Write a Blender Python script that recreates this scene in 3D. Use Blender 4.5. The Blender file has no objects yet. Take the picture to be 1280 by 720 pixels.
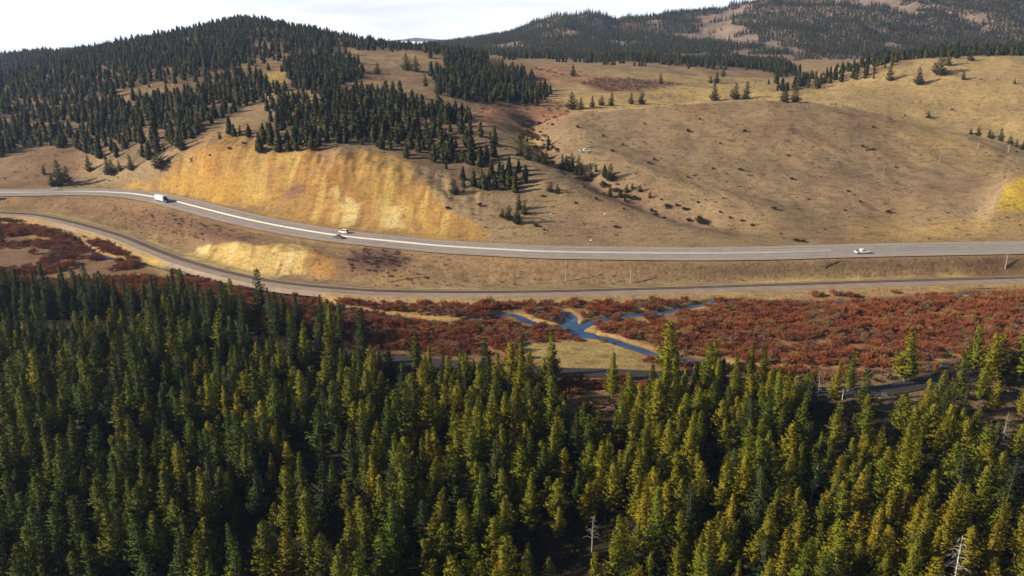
import bpy, bmesh, math, random
import numpy as np
from mathutils import Vector, Matrix

random.seed(7)
rng = np.random.default_rng(11)
R = math.radians
scene = bpy.context.scene
COL = scene.collection

# ------------------------------------------------------------------ camera
F = 985.0                      # focal length in pixels of the 1280 px wide frame
H = 95.0                       # flying height above the valley floor
P = R(18.0)
cp, sp = math.cos(P), math.sin(P)
cam_d = bpy.data.cameras.new('camera')
cam = bpy.data.objects.new('camera', cam_d)
COL.objects.link(cam)
cam.location = (0, 0, H)
cam.rotation_euler = (R(90) - P, 0, 0)
cam_d.sensor_width = 36.0
cam_d.lens = 36.0 * F / 1280.0
cam_d.clip_start = 1.0
cam_d.clip_end = 20000
scene.camera = cam


def project(x, y, z):
    d = y * cp - (z - H) * sp
    u = y * sp + (z - H) * cp
    return 640 + F * x / d, 360 - F * u / d


def ray(px, py):
    a = (px - 640) / F
    b = (360 - py) / F
    return a, cp + b * sp, -sp + b * cp


def at_y(px, py, Y):
    rx, ry, rz = ray(px, py)
    t = Y / ry
    return rx * t, Y, H + rz * t


def at_z(px, py, Z):
    rx, ry, rz = ray(px, py)
    t = (Z - H) / rz
    return rx * t, ry * t, Z


# ------------------------------------------------------------------ noise
def _h(ix, iy, s):
    n = (ix * 374761393 + iy * 668265263 + s * 1442695041).astype(np.int64) & 0xFFFFFFFF
    n = ((n ^ (n >> 13)) * 1274126177) & 0xFFFFFFFF
    n = ((n ^ (n >> 16)) * 2246822519) & 0xFFFFFFFF
    return ((n ^ (n >> 15)) & 0xFFFFFF) / float(0xFFFFFF)


def vnoise(x, y, s=0):
    x = np.asarray(x, float); y = np.asarray(y, float)
    ix = np.floor(x).astype(np.int64); iy = np.floor(y).astype(np.int64)
    fx = x - ix; fy = y - iy
    fx = fx * fx * fx * (fx * (fx * 6 - 15) + 10); fy = fy * fy * fy * (fy * (fy * 6 - 15) + 10)
    a = _h(ix, iy, s); b = _h(ix + 1, iy, s); c = _h(ix, iy + 1, s); d = _h(ix + 1, iy + 1, s)
    return (a + (b - a) * fx) * (1 - fy) + (c + (d - c) * fx) * fy


def fbm(x, y, scale, octs=4, s=0, gain=0.5):
    x = np.asarray(x, float) / scale; y = np.asarray(y, float) / scale
    v = 0; a = 1.0; t = 0
    for o in range(octs):
        v = v + a * (vnoise(x * 2 ** o + 17.3 * o, y * 2 ** o - 9.1 * o, s + o) - 0.5)
        t += a; a *= gain
    return v / t * 2


def sstep(a, b, x):
    t = np.clip((x - a) / (b - a), 0, 1)
    return t * t * (3 - 2 * t)


def polydist(px, py, pts):
    """distance to an open polyline"""
    d = np.full(np.shape(px), 1e9)
    for (x0, y0), (x1, y1) in zip(pts[:-1], pts[1:]):
        ex, ey = x1 - x0, y1 - y0
        L = ex * ex + ey * ey + 1e-9
        t = np.clip(((px - x0) * ex + (py - y0) * ey) / L, 0, 1)
        d = np.minimum(d, np.hypot(px - x0 - t * ex, py - y0 - t * ey))
    return d


def inpoly(px, py, pts):
    c = np.zeros(np.shape(px), bool)
    n = len(pts)
    for i in range(n):
        x0, y0 = pts[i]; x1, y1 = pts[(i + 1) % n]
        if y0 == y1: continue
        m = ((y0 > py) != (y1 > py)) & (px < (x1 - x0) * (py - y0) / (y1 - y0) + x0)
        c ^= m
    return c


def sdist(px, py, pts):
    """signed distance, positive inside"""
    d = polydist(px, py, list(pts) + [pts[0]])
    return np.where(inpoly(px, py, pts), d, -d)


def smooth_path(pts, step):
    """Catmull-Rom through points, resampled at about `step`"""
    p = np.array(pts, float)
    q = np.vstack([2 * p[0] - p[1], p, 2 * p[-1] - p[-2]])
    out = []
    for i in range(1, len(q) - 2):
        a, b, c, d = q[i - 1], q[i], q[i + 1], q[i + 2]
        n = max(2, int(np.linalg.norm(c - b) / step))
        for k in range(n):
            t = k / n
            out.append(0.5 * ((2 * b) + (c - a) * t + (2 * a - 5 * b + 4 * c - d) * t * t + (3 * b - a - 3 * c + d) * t ** 3))
    out.append(p[-1])
    return np.array(out)


def offset_path(path, off):
    t = np.gradient(path[:, :2], axis=0)
    t /= np.linalg.norm(t, axis=1)[:, None] + 1e-9
    n = np.stack([-t[:, 1], t[:, 0]], 1)          # to the far side for a path running in +X
    o = path.copy()
    o[:, :2] += n * off
    return o


# ------------------------------------------------------------------ the lines the terrain hangs on
hw_px = [(-420, 236, 8), (-200, 238, 8), (0, 240.8, 8), (100, 239.8, 8), (150, 241.3, 8), (180, 244.5, 8), (213, 250.5, 8.2), (250, 260, 8.5),
         (300, 272.5, 9), (350, 283, 9), (420, 294.5, 9.3), (500, 303, 9.6), (560, 308.5, 9.8), (640, 313, 10), (700, 315.3, 10),
         (850, 317, 10), (960, 316, 10), (1070, 313, 10), (1280, 309, 10), (1500, 305, 10), (1800, 300, 10)]
HW = smooth_path([at_z(*p) for p in hw_px], 4.0)
rr_px = [(-420, 250, 3), (-200, 259, 3), (0, 266, 3), (60, 271, 3), (140, 291, 3), (190, 310, 3), (230, 325, 3), (290, 341.5, 3), (350, 353, 3), (430, 361, 3),
         (500, 364.3, 3), (640, 365, 3), (760, 362.5, 3), (900, 358.5, 3), (1070, 353, 3), (1280, 347, 3), (1500, 341, 3), (1800, 336, 3)]
RR = smooth_path([at_z(*p) for p in rr_px], 4.0)
rd_px = [(-300, 405, 2.2), (100, 412, 2.2), (400, 440, 2.2), (560, 455, 2.2), (700, 464.5, 2.2), (780, 467, 2.2), (900, 475, 2.2), (1000, 487, 2.2), (1060, 491, 2.2), (1110, 487, 2.2),
         (1160, 478, 2.2), (1280, 462, 2.2), (1500, 445, 2.2)]
RD = smooth_path([at_z(*p) for p in rd_px], 4.0)

lines = []


def add_line_world(path, zoff=0.0):
    lines.append((path[:, 0] / path[:, 1], path[:, 1], path[:, 2] + zoff))


def add_line_px(lst):
    w = np.array([at_y(px, py, Y) for px, py, Y in lst])
    add_line_world(w)


def add_line_const(Y, Z):
    lines.append((np.array([-2., 2.]), np.array([Y, Y]), np.array([Z, Z])))


add_line_const(10, 15)
add_line_const(75, 8)
add_line_const(150, 4.5)
o = offset_path(RD, -4.0); o[:, 2] = 2.2; add_line_world(o)
o = offset_path(RD, 4.5); o[:, 2] = 2.0; add_line_world(o)
o = offset_path(RD, 14); o[:, 2] = 1.1; add_line_world(o)
o = offset_path(RR, -12); o[:, 2] = 1.0; add_line_world(o)
o = offset_path(RR, -8.3); o[:, 2] = 1.3; add_line_world(o)
o = offset_path(RR, -5.6); o[:, 2] = 2.65; add_line_world(o)
o = offset_path(RR, 4.2); o[:, 2] = 2.65; add_line_world(o)
o = offset_path(RR, 7); o[:, 2] = 2.5; add_line_world(o)
# bank line between railway and highway: a cut bank low on the slope near px 240-420, an even slope elsewhere
bk = [(-420, 246, 436), (0, 252, 434), (100, 262, 420), (170, 268, 402), (230, 292, 362), (262, 303, 340), (300, 306, 327), (340, 307, 322), (390, 315, 311), (450, 328, 301), (560, 338, 296.5),
      (700, 338, 295), (850, 336, 294), (1000, 333, 297), (1280, 328, 303), (1800, 318, 315)]
add_line_px(bk)
o = offset_path(HW, -12.2); o[:, 2] -= 0.9; add_line_world(o)
o = offset_path(HW, -9.8); o[:, 2] -= 0.35; add_line_world(o)
o = offset_path(HW, 9.8); o[:, 2] -= 0.35; add_line_world(o)
o = offset_path(HW, 12.5); o[:, 2] -= 0.7; add_line_world(o)
add_line_px([(-350, 215, 515), (0, 216, 505), (100, 218, 495), (190, 205, 462), (260, 180, 452), (330, 177, 445), (420, 188, 420), (520, 220, 388), (600, 272, 347),
             (680, 280, 342), (850, 285, 340), (960, 285, 343), (1120, 280, 349), (1225, 268, 350), (1260, 222, 365), (1300, 215, 368), (1600, 235, 360)])
add_line_px([(-350, 150, 640), (0, 165, 620), (100, 165, 600), (200, 155, 545), (330, 140, 540), (420, 150, 500), (520, 165, 470), (620, 180, 445), (680, 190, 435),
             (800, 193, 432), (960, 193, 435), (1120, 212, 425), (1280, 208, 430), (1600, 225, 425)])
add_line_px([(-350, 120, 780), (0, 130, 760), (100, 120, 730), (200, 110, 680), (330, 105, 660), (420, 110, 640), (520, 115, 600), (620, 142, 560), (670, 160, 520), (700, 147, 525),
             (760, 134, 530), (860, 125, 540), (960, 120.5, 545), (1060, 130, 535), (1160, 154, 510), (1280, 183, 480), (1600, 232, 450)])
add_line_px([(-350, 100, 900), (0, 112, 860), (100, 92, 850), (200, 78, 850), (330, 78, 830), (420, 86, 780), (520, 97, 720), (620, 127, 640), (670, 148, 590), (760, 145, 585),
             (860, 146, 590), (960, 146, 590), (1060, 166, 580), (1160, 202, 555), (1280, 240, 525), (1600, 280, 510)])
add_line_px([(-350, 88, 1010), (0, 100, 980), (50, 84, 1050), (100, 72, 1100), (200, 53, 1100), (310, 42, 1050), (360, 50, 1000), (420, 66, 950), (520, 82, 860), (620, 107, 760), (670, 120, 740), (760, 112, 760),
             (860, 113, 780), (960, 116, 780), (1060, 117, 720), (1160, 130, 690), (1280, 142, 660), (1600, 150, 640)])
add_line_px([(-350, 112, 1200), (0, 112, 1150), (50, 82, 1200), (100, 67, 1250), (200, 48, 1250), (250, 39, 1250), (285, 29, 1250), (310, 25.5, 1250), (340, 30, 1230), (370, 37, 1180), (420, 48, 1120), (480, 58, 1060), (540, 66, 1000),
             (600, 77, 960), (670, 85, 950), (760, 84, 960), (860, 87, 960), (950, 93, 960), (1010, 105, 840), (1060, 91, 820), (1100, 82, 810), (1180, 71.5, 800), (1280, 71, 800), (1600, 80, 780)])
add_line_px([(-350, 95, 1600), (-60, 80, 1600), (0, 73, 1600), (50, 66, 1600), (85, 67, 1600), (130, 82, 1600), (200, 70, 1550), (310, 55, 1500), (420, 63, 1450), (540, 67, 1400), (600, 69, 1400),
             (760, 74, 1400), (960, 78, 1400), (1060, 76, 1350), (1130, 72, 1300), (1280, 60, 1300), (1600, 60, 1300)])
add_line_const(2200, 15)

NV1 = 620
vs = np.concatenate([np.linspace(-1.7, -0.78, 70)[:-1], np.linspace(-0.78, 0.78, NV1), np.linspace(0.78, 1.7, 70)[1:]])
NV = len(vs)
ts = np.concatenate([np.linspace(math.log(12), math.log(200), 150)[:-1], np.linspace(math.log(200), math.log(480), 420)[:-1],
                     np.linspace(math.log(480), math.log(2150), 330)])
NY = len(ts)
ys = np.exp(ts)


def pchip(xk, yk, x):
    h = np.diff(xk); d = np.diff(yk) / h
    m = np.zeros_like(yk)
    for i in range(1, len(xk) - 1):
        if d[i - 1] * d[i] > 0:
            w1 = 2 * h[i] + h[i - 1]; w2 = h[i] + 2 * h[i - 1]
            m[i] = (w1 + w2) / (w1 / d[i - 1] + w2 / d[i])
    m[0] = d[0]; m[-1] = d[-1]
    k = np.clip(np.searchsorted(xk, x) - 1, 0, len(xk) - 2)
    t = (x - xk[k]) / h[k]
    return ((1 + 2 * t) * (1 - t) ** 2 * yk[k] + t * (1 - t) ** 2 * h[k] * m[k] + t * t * (3 - 2 * t) * yk[k + 1] + t * t * (t - 1) * h[k] * m[k + 1])


KY = []; KZ = []
for (lv, ly, lz) in lines:
    o_ = np.argsort(lv); lv = lv[o_]; ly = ly[o_]; lz = lz[o_]
    KY.append(np.interp(vs, lv, ly)); KZ.append(np.interp(vs, lv, lz))
KY = np.array(KY); KZ = np.array(KZ)
# soften the hand-set hill lines along v so no creases run up the slopes
ker = np.hanning(41); ker /= ker.sum()
for i in range(17, len(KY) - 1):
    for A in (KY, KZ):
        A[i] = np.convolve(np.pad(A[i], 20, mode='edge'), ker, 'valid')
k15 = np.hanning(19); k15 /= k15.sum()
for A in (KY, KZ): A[16] = np.convolve(np.pad(A[16], 9, mode='edge'), k15, 'valid')
for i in range(1, len(KY)):
    KY[i] = np.maximum(KY[i], KY[i - 1] + 0.8)
ZT = np.zeros((NV, NY))
for j in range(NV):
    ZT[j] = pchip(KY[:, j], KZ[:, j], ys)
XX = vs[:, None] * ys[None, :]
YY = np.broadcast_to(ys[None, :], XX.shape).copy()
# natural relief away from the engineered strips
d_hw = polydist(XX, YY, HW[::3, :2].tolist())
d_rr = polydist(XX, YY, RR[::3, :2].tolist())
d_rd = polydist(XX, YY, RD[::3, :2].tolist())
hw_y = np.interp(vs, HW[:, 0] / HW[:, 1], HW[:, 1])[:, None]
rr_y = np.interp(vs, RR[:, 0] / RR[:, 1], RR[:, 1])[:, None]
hillw = sstep(16, 60, d_hw) * (YY > hw_y)
slopew = sstep(11, 18, d_hw) * sstep(6, 12, d_rr) * (YY < hw_y) * (YY > rr_y)
ZT += hillw * (fbm(XX, YY, 90, 3, 3) * 3.2 * sstep(400, 560, YY) + fbm(XX, YY, 28, 4, 5) * 1.3 + fbm(XX, YY, 7, 3, 6) * 0.45)
ZT += slopew * (fbm(XX, YY, 14, 4, 8) * 0.9 + fbm(XX, YY, 3.5, 2, 9) * 0.2)
# the road cut faces are gullied
facew = hillw * sstep(20, 40, d_hw) * (1 - sstep(45, 85, d_hw)) * (XX > -230) * (XX < -10)
ZT -= facew * np.abs(fbm(XX, YY * 0.25, 9, 4, 7)) * 2.6 + facew * np.abs(fbm(XX, YY * 0.2, 3.4, 2, 17)) * 0.9
valw = (YY < rr_y) * sstep(6, 14, d_rr)
ZT += valw * fbm(XX, YY, 22, 3, 10) * 0.3
ZT += sstep(5, 30, d_rd) * (YY < 200) * fbm(XX, YY, 40, 3, 12) * 2.0
gw = smooth_path([at_y(px, py, Y) for px, py, Y in [(672, 146, 600), (660, 161, 520), (666, 178, 468), (690, 197, 430), (716, 213, 412), (765, 235, 385), (820, 257, 365), (870, 269, 353), (915, 282, 343)]], 4.0)
d_gl = np.full(XX.shape, 1e9)
m_ = (YY > 320) & (YY < 680) & (XX > -60) & (XX < 180)
d_gl[m_] = polydist(XX[m_], YY[m_], gw[:, :2].tolist())
ZT -= (4.2 * np.exp(-(d_gl / 9.0) ** 2)) * sstep(15, 45, d_hw)
ZT += 2.2 * np.exp(-((d_gl - 26) / 12.0) ** 2) * sstep(15, 45, d_hw)
# creek channels
riv_px = [
    [(1340, 363), (1186, 369), (1125, 373.5), (1075, 377), (1000, 378.5), (950, 376.5), (915, 377), (890, 379), (862, 385), (842, 389), (805, 394), (778, 397), (752, 401), (735, 406), (722, 412),
     (718, 418), (735, 422), (757, 424), (775, 430), (800, 438), (826, 447), (880, 454), (950, 463), (1030, 464), (1090, 467), (1150, 462), (1290, 440)],
    [(-120, 279), (0, 281), (45, 284), (75, 290), (93, 297), (118, 316), (150, 326), (200, 336), (260, 352), (330, 366), (385, 374), (440, 388), (510, 399), (560, 404), (580, 403), (600, 397), (640, 395), (655, 400), (668, 405),
     (690, 409), (705, 408), (713, 402), (714, 397), (706, 392)],
    [(713, 400), (716, 408), (722, 414)],
]
RIV = [smooth_path([at_z(px, py, 0.2) for px, py in l], 2.5) for l in riv_px]
d_rv = np.full(XX.shape, 1e9)
near = (YY > 180) & (YY < 440)
for r_ in RIV:
    d_rv[near] = np.minimum(d_rv[near], polydist(XX[near], YY[near], r_[:, :2].tolist()))
poolx, pooly, _ = at_z(728, 420, 0.2)
d_rv = np.minimum(d_rv, np.hypot((XX - poolx) / 1.3, YY - pooly) - 1.6)
wid = 1.35 + 1.0 * fbm(XX, YY, 18, 2, 21) - 0.5 * (1 - sstep(-90, -20, XX)) - 0.5 * sstep(50, 90, XX) + 0.25 * sstep(-60, 20, XX) * (1 - sstep(60, 110, XX))
carve = 1 - sstep(-0.6, 1.6, d_rv - wid)
ZT = np.where(near & (YY < rr_y), ZT * (1 - carve) + (-0.7) * carve, ZT)
# bed of the forest road
w_ = 1 - sstep(3.4, 6.5, d_rd)
ZT = ZT * (1 - w_) + 1.95 * w_


def hz(x, y):
    """terrain height, bilinear in the mesh's own grid"""
    x = np.asarray(x, float); y = np.clip(np.asarray(y, float), ys[0] + 1e-6, ys[-1] - 1e-6)
    v = np.clip(x / y, vs[0] + 1e-6, vs[-1] - 1e-6)
    i = np.clip(np.searchsorted(vs, v) - 1, 0, NV - 2)
    k = np.clip(np.searchsorted(ys, y) - 1, 0, NY - 2)
    a = (v - vs[i]) / (vs[i + 1] - vs[i]); b = (y - ys[k]) / (ys[k + 1] - ys[k])
    return (ZT[i, k] * (1 - a) + ZT[i + 1, k] * a) * (1 - b) + (ZT[i, k + 1] * (1 - a) + ZT[i + 1, k + 1] * a) * b


_march = np.exp(np.linspace(math.log(60), math.log(2100), 5000))


def ground(px, py, ymin=0):
    """where the line of sight through a photo pixel first meets the terrain"""
    rx, ry, rz = ray(px, py)
    m = _march[_march > ymin]
    t = m / ry
    g = H + rz * t - hz(rx * t, m)
    k = int(np.argmax(g < 0)) if (g < 0).any() else len(m) - 1
    Y = m[k]
    x = rx * Y / ry
    return float(x), float(Y), float(hz(x, Y))


# ------------------------------------------------------------------ object helpers
def tag(o, label=None, cat=None, group=None, kind=None):
    if label: o['label'] = label
    if cat: o['category'] = cat
    if group: o['group'] = group
    if kind: o['kind'] = kind
    return o


def empty(name, loc, rz=0.0, rx=0.0, ry=0.0, s=1.0):
    o = bpy.data.objects.new(name, None)
    COL.objects.link(o)
    o.empty_display_size = 0.5
    o.location = loc; o.rotation_euler = (rx, ry, rz); o.scale = (s, s, s)
    return o


def np_mesh(name, verts, faces, mats=(), matidx=None, smooth=False):
    me = bpy.data.meshes.new(name)
    me.from_pydata([tuple(v) for v in verts], [], faces)
    for m in mats: me.materials.append(m)
    if matidx is not None: me.polygons.foreach_set('material_index', matidx)
    if smooth: me.polygons.foreach_set('use_smooth', [True] * len(me.polygons))
    me.update()
    return me


def mobj(name, me, parent=None, mat=None):
    o = bpy.data.objects.new(name, me)
    COL.objects.link(o)
    if mat: me.materials.append(mat)
    if parent: o.parent = parent
    return o


class MB:
    """collects shapes for one mesh"""
    def __init__(s): s.v = []; s.f = []

    def add(s, v, f):
        n = len(s.v); s.v += [tuple(p) for p in v]; s.f += [tuple(i + n for i in q) for q in f]

    def box(s, x0, x1, y0, y1, z0, z1, bev=0.0, tx=0.0):
        b = bmesh.new()
        m = Matrix.Translation(((x0 + x1) / 2, (y0 + y1) / 2, (z0 + z1) / 2)) @ Matrix.Diagonal((x1 - x0, y1 - y0, z1 - z0, 1))
        bmesh.ops.create_cube(b, size=1, matrix=m)
        if bev: bmesh.ops.bevel(b, geom=b.edges[:], offset=bev, segments=2, affect='EDGES', clamp_overlap=True)
        b.verts.index_update()
        s.add([v.co[:] for v in b.verts], [[v.index for v in f.verts] for f in b.faces])
        b.free()

    def tube(s, pts, rads, n=6):
        pts = [Vector(p) for p in pts]
        base = len(s.v)
        for i, p in enumerate(pts):
            d = (pts[min(i + 1, len(pts) - 1)] - pts[max(i - 1, 0)]).normalized()
            a = d.orthogonal().normalized() if abs(d.z) < 0.9 else Vector((1, 0, 0)).cross(d).normalized()
            b = d.cross(a)
            for k in range(n):
                q = 2 * math.pi * k / n
                s.v.append(tuple(p + (a * math.cos(q) + b * math.sin(q)) * rads[i]))
        for i in range(len(pts) - 1):
            for k in range(n):
                k2 = (k + 1) % n
                s.f.append((base + i * n + k, base + i * n + k2, base + (i + 1) * n + k2, base + (i + 1) * n + k))
        s.f.append(tuple(base + k for k in range(n))[::-1])
        s.f.append(tuple(base + (len(pts) - 1) * n + k for k in range(n)))

    def prism(s, prof, y0, y1):
        """extrude an XZ profile from y0 to y1"""
        n = len(prof); b = len(s.v)
        s.v += [(x, y0, z) for x, z in prof] + [(x, y1, z) for x, z in prof]
        for k in range(n):
            k2 = (k + 1) % n
            s.f.append((b + k, b + k2, b + n + k2, b + n + k))
        s.f.append(tuple(b + k for k in range(n))[::-1]); s.f.append(tuple(b + n + k for k in range(n)))

    def cyl_y(s, x, z, r, y0, y1, n=16):
        s.prism([(x + r * math.cos(2 * math.pi * k / n), z + r * math.sin(2 * math.pi * k / n)) for k in range(n)], y0, y1)

    def mesh(s, name, mat=None, smooth=False):
        return np_mesh(name, s.v, s.f, [mat] if mat else [], None, smooth)

    def build(s, name, mat, parent=None, smooth=False):
        return mobj(name, s.mesh(name, mat, smooth), parent)


# ------------------------------------------------------------------ materials
def newmat(name):
    m = bpy.data.materials.new(name); m.use_nodes = True
    nt = m.node_tree; nt.nodes.clear()
    out = nt.nodes.new('ShaderNodeOutputMaterial'); b = nt.nodes.new('ShaderNodeBsdfPrincipled')
    nt.links.new(b.outputs[0], out.inputs[0])
    b.inputs['Roughness'].default_value = 0.85
    b.inputs['Specular IOR Level'].default_value = 0.25
    return m, nt, b


def N(nt, t, **kw):
    n = nt.nodes.new(t)
    for k, v in kw.items():
        if k.startswith('i_'): n.inputs[k[2:].replace('_', ' ')].default_value = v
        else: setattr(n, k, v)
    return n


def noise_node(nt, scale, detail=4, rough=0.55, vec=None, dist=0.0):
    n = N(nt, 'ShaderNodeTexNoise'); n.inputs['Scale'].default_value = scale
    n.inputs['Detail'].default_value = detail; n.inputs['Roughness'].default_value = rough
    n.inputs['Distortion'].default_value = dist
    if vec is not None: nt.links.new(vec, n.inputs['Vector'])
    return n


def mixc(nt, fac, a, b, blend='MIX'):
    m = N(nt, 'ShaderNodeMix', data_type='RGBA', blend_type=blend)
    for sock, val in ((m.inputs[0], fac), (m.inputs[6], a), (m.inputs[7], b)):
        if hasattr(val, 'default_value') or hasattr(val, 'is_linked'): nt.links.new(val, sock)
        else: sock.default_value = val if not isinstance(val, tuple) else (*val, 1.0)
    return m.outputs[2]


def ramp(nt, fac, stops):
    r = N(nt, 'ShaderNodeValToRGB')
    while len(r.color_ramp.elements) < len(stops): r.color_ramp.elements.new(0.5)
    for e, (p, c) in zip(r.color_ramp.elements, stops):
        e.position = p; e.color = (*c, 1) if len(c) == 3 else c
    nt.links.new(fac, r.inputs[0])
    return r.outputs[0]


def simple_mat(name, col, rough=0.6, var=0.15, scale=3.0, metal=0.0):
    m, nt, b = newmat(name)
    tc = N(nt, 'ShaderNodeTexCoord')
    n = noise_node(nt, scale, 4, 0.6, tc.outputs['Object'])
    c = ramp(nt, n.outputs[0], [(0.25, tuple(x * (1 - var) for x in col)), (0.75, tuple(min(1, x * (1 + var)) for x in col))])
    nt.links.new(c, b.inputs['Base Color'])
    b.inputs['Roughness'].default_value = rough; b.inputs['Metallic'].default_value = metal
    return m


# --- ground
def ground_mat():
    m, nt, b = newmat('dry_ground')
    at = N(nt, 'ShaderNodeVertexColor', layer_name='soil')
    geo = N(nt, 'ShaderNodeNewGeometry')
    pos = geo.outputs['Position']
    mp = N(nt, 'ShaderNodeMapping'); nt.links.new(pos, mp.inputs[0]); mp.inputs['Scale'].default_value = (0.45, 1.0, 2.2)
    n1 = noise_node(nt, 0.035, 6, 0.6, pos)
    n2 = noise_node(nt, 0.30, 6, 0.65, mp.outputs[0], 0.4)
    n3 = noise_node(nt, 0.75, 6, 0.75, pos)
    c = at.outputs[0]
    v1 = ramp(nt, n1.outputs[0], [(0.3, (0.80, 0.76, 0.72)), (0.5, (1, 1, 1)), (0.72, (1.18, 1.16, 1.08))])
    c = mixc(nt, 1.0, c, v1, 'MULTIPLY')
    v2 = ramp(nt, n2.outputs[0], [(0.30, (0.62, 0.56, 0.52)), (0.48, (1, 1, 1)), (0.75, (1.22, 1.2, 1.15))])
    c = mixc(nt, 0.8, c, v2, 'MULTIPLY')
    v3 = ramp(nt, n3.outputs[0], [(0.34, (0.42, 0.38, 0.34)), (0.48, (1, 1, 1)), (0.68, (1.3, 1.28, 1.2))])
    c = mixc(nt, 0.8, c, v3, 'MULTIPLY')
    nt.links.new(c, b.inputs['Base Color'])
    b.inputs['Roughness'].default_value = 0.95; b.inputs['Specular IOR Level'].default_value = 0.08
    bp = N(nt, 'ShaderNodeBump'); bp.inputs['Strength'].default_value = 0.55; bp.inputs['Distance'].default_value = 0.8
    ad = N(nt, 'ShaderNodeMath', operation='ADD'); nt.links.new(n2.outputs[0], ad.inputs[0]); nt.links.new(n3.outputs[0], ad.inputs[1])
    nt.links.new(ad.outputs[0], bp.inputs['Height']); nt.links.new(bp.outputs[0], b.inputs['Normal'])
    return m


def foliage_mat(name, cols, use_color=False, trans=0.15):
    """needles: colour differs from tree to tree and from clump to clump"""
    m, nt, b = newmat(name)
    oi = N(nt, 'ShaderNodeObjectInfo')
    tc = N(nt, 'ShaderNodeTexCoord')
    c = ramp(nt, oi.outputs['Random'], cols)
    if use_color: c = mixc(nt, 1.0, c, oi.outputs['Color'], 'MULTIPLY')
    n = noise_node(nt, 0.9, 3, 0.6, tc.outputs['Object'])
    v = ramp(nt, n.outputs[0], [(0.3, (0.65, 0.72, 0.7)), (0.7, (1.3, 1.22, 1.0))])
    c = mixc(nt, 1.0, c, v, 'MULTIPLY')
    nt.links.new(c, b.inputs['Base Color'])
    b.inputs['Roughness'].default_value = 0.75; b.inputs['Specular IOR Level'].default_value = 0.2
    if trans:
        out = [x for x in nt.nodes if x.type == 'OUTPUT_MATERIAL'][0]
        tr = N(nt, 'ShaderNodeBsdfTranslucent'); nt.links.new(c, tr.inputs[0])
        mx = N(nt, 'ShaderNodeMixShader'); mx.inputs[0].default_value = trans
        nt.links.new(b.outputs[0], mx.inputs[1]); nt.links.new(tr.outputs[0], mx.inputs[2]); nt.links.new(mx.outputs[0], out.inputs[0])
    return m


M = {}
M['ground'] = ground_mat()
M['pine'] = foliage_mat('pine_needles', [(0.0, (0.115, 0.140, 0.008)), (0.5, (0.165, 0.160, 0.007)), (1.0, (0.215, 0.178, 0.007))], True)
M['pine_shaded'] = foliage_mat('shaded_pine_needles', [(0.0, (0.045, 0.066, 0.007)), (0.6, (0.075, 0.092, 0.008)), (1.0, (0.115, 0.110, 0.007))])  # darker copy of the pine needles, with shade put into its colour
M['spruce'] = foliage_mat('spruce_needles', [(0.0, (0.026, 0.042, 0.010)), (1.0, (0.055, 0.070, 0.012))], False)
M['fir'] = foliage_mat('fir_needles', [(0.0, (0.020, 0.027, 0.009)), (0.5, (0.034, 0.041, 0.010)), (0.85, (0.060, 0.062, 0.012)), (1.0, (0.085, 0.070, 0.018))], False, 0.15)
M['dead_grey'] = simple_mat('grey_dead_wood', (0.24, 0.215, 0.19), 0.85, 0.2, 3)
M['bark'] = simple_mat('bark', (0.14, 0.10, 0.075), 0.9, 0.35, 4)
M['dead_wood'] = simple_mat('dead_wood', (0.46, 0.42, 0.38), 0.85, 0.2, 3)
M['willow'] = foliage_mat('willow_twigs', [(0.0, (0.22, 0.075, 0.047)), (0.3, (0.29, 0.084, 0.046)), (0.55, (0.31, 0.105, 0.048)), (0.8, (0.29, 0.155, 0.075)), (1.0, (0.22, 0.145, 0.115))], False, 0.1)
_nt = M['willow'].node_tree
_pos = N(_nt, 'ShaderNodeNewGeometry').outputs['Position']
_n = noise_node(_nt, 0.05, 3, 0.6, _pos)
_patch = ramp(_nt, _n.outputs[0], [(0.36, (0.80, 0.88, 1.1)), (0.48, (1, 1, 1)), (0.60, (1.12, 1.15, 0.95)), (0.72, (0.95, 1.35, 1.1))])
_b = [x for x in _nt.nodes if x.type == 'BSDF_PRINCIPLED'][0]
_src = _b.inputs['Base Color'].links[0].from_socket
_c = mixc(_nt, 0.85, _src, _patch, 'MULTIPLY')
_nt.links.new(_c, _b.inputs['Base Color'])
M['sage'] = foliage_mat('sage_twigs', [(0.0, (0.055, 0.045, 0.028)), (0.6, (0.085, 0.06, 0.035)), (1.0, (0.13, 0.075, 0.04))], False, 0.1)
M['mauve'] = foliage_mat('mauve_twigs', [(0.0, (0.17, 0.10, 0.08)), (1.0, (0.25, 0.145, 0.105))], False, 0.1)
M['asphalt'] = None
M['white_paint'] = simple_mat('white_paint', (0.78, 0.78, 0.76), 0.35, 0.04, 2)
M['road_paint'] = simple_mat('road_paint', (0.72, 0.70, 0.66), 0.7, 0.15, 0.6)
M['yellow_paint'] = simple_mat('yellow_road_paint', (0.36, 0.26, 0.08), 0.7, 0.15, 0.6)
M['blue_paint'] = simple_mat('dark_blue_paint', (0.035, 0.085, 0.22), 0.3, 0.1, 2)
M['grey_paint'] = simple_mat('grey_paint', (0.10, 0.10, 0.105), 0.3, 0.1, 2)
M['glass'] = simple_mat('dark_window_glass', (0.015, 0.018, 0.022), 0.08, 0.1, 1)
M['rubber'] = simple_mat('tyre_rubber', (0.02, 0.02, 0.02), 0.85, 0.2, 8)
M['rim'] = simple_mat('wheel_rim', (0.45, 0.45, 0.46), 0.35, 0.1, 8, 0.8)
M['chrome'] = simple_mat('grey_bumper', (0.3, 0.3, 0.31), 0.4, 0.1, 6, 0.6)
M['lamp_red'] = simple_mat('red_lens', (0.35, 0.02, 0.02), 0.3, 0.1, 6)
M['lamp_clear'] = simple_mat('clear_lens', (0.7, 0.7, 0.68), 0.2, 0.1, 6)
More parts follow.
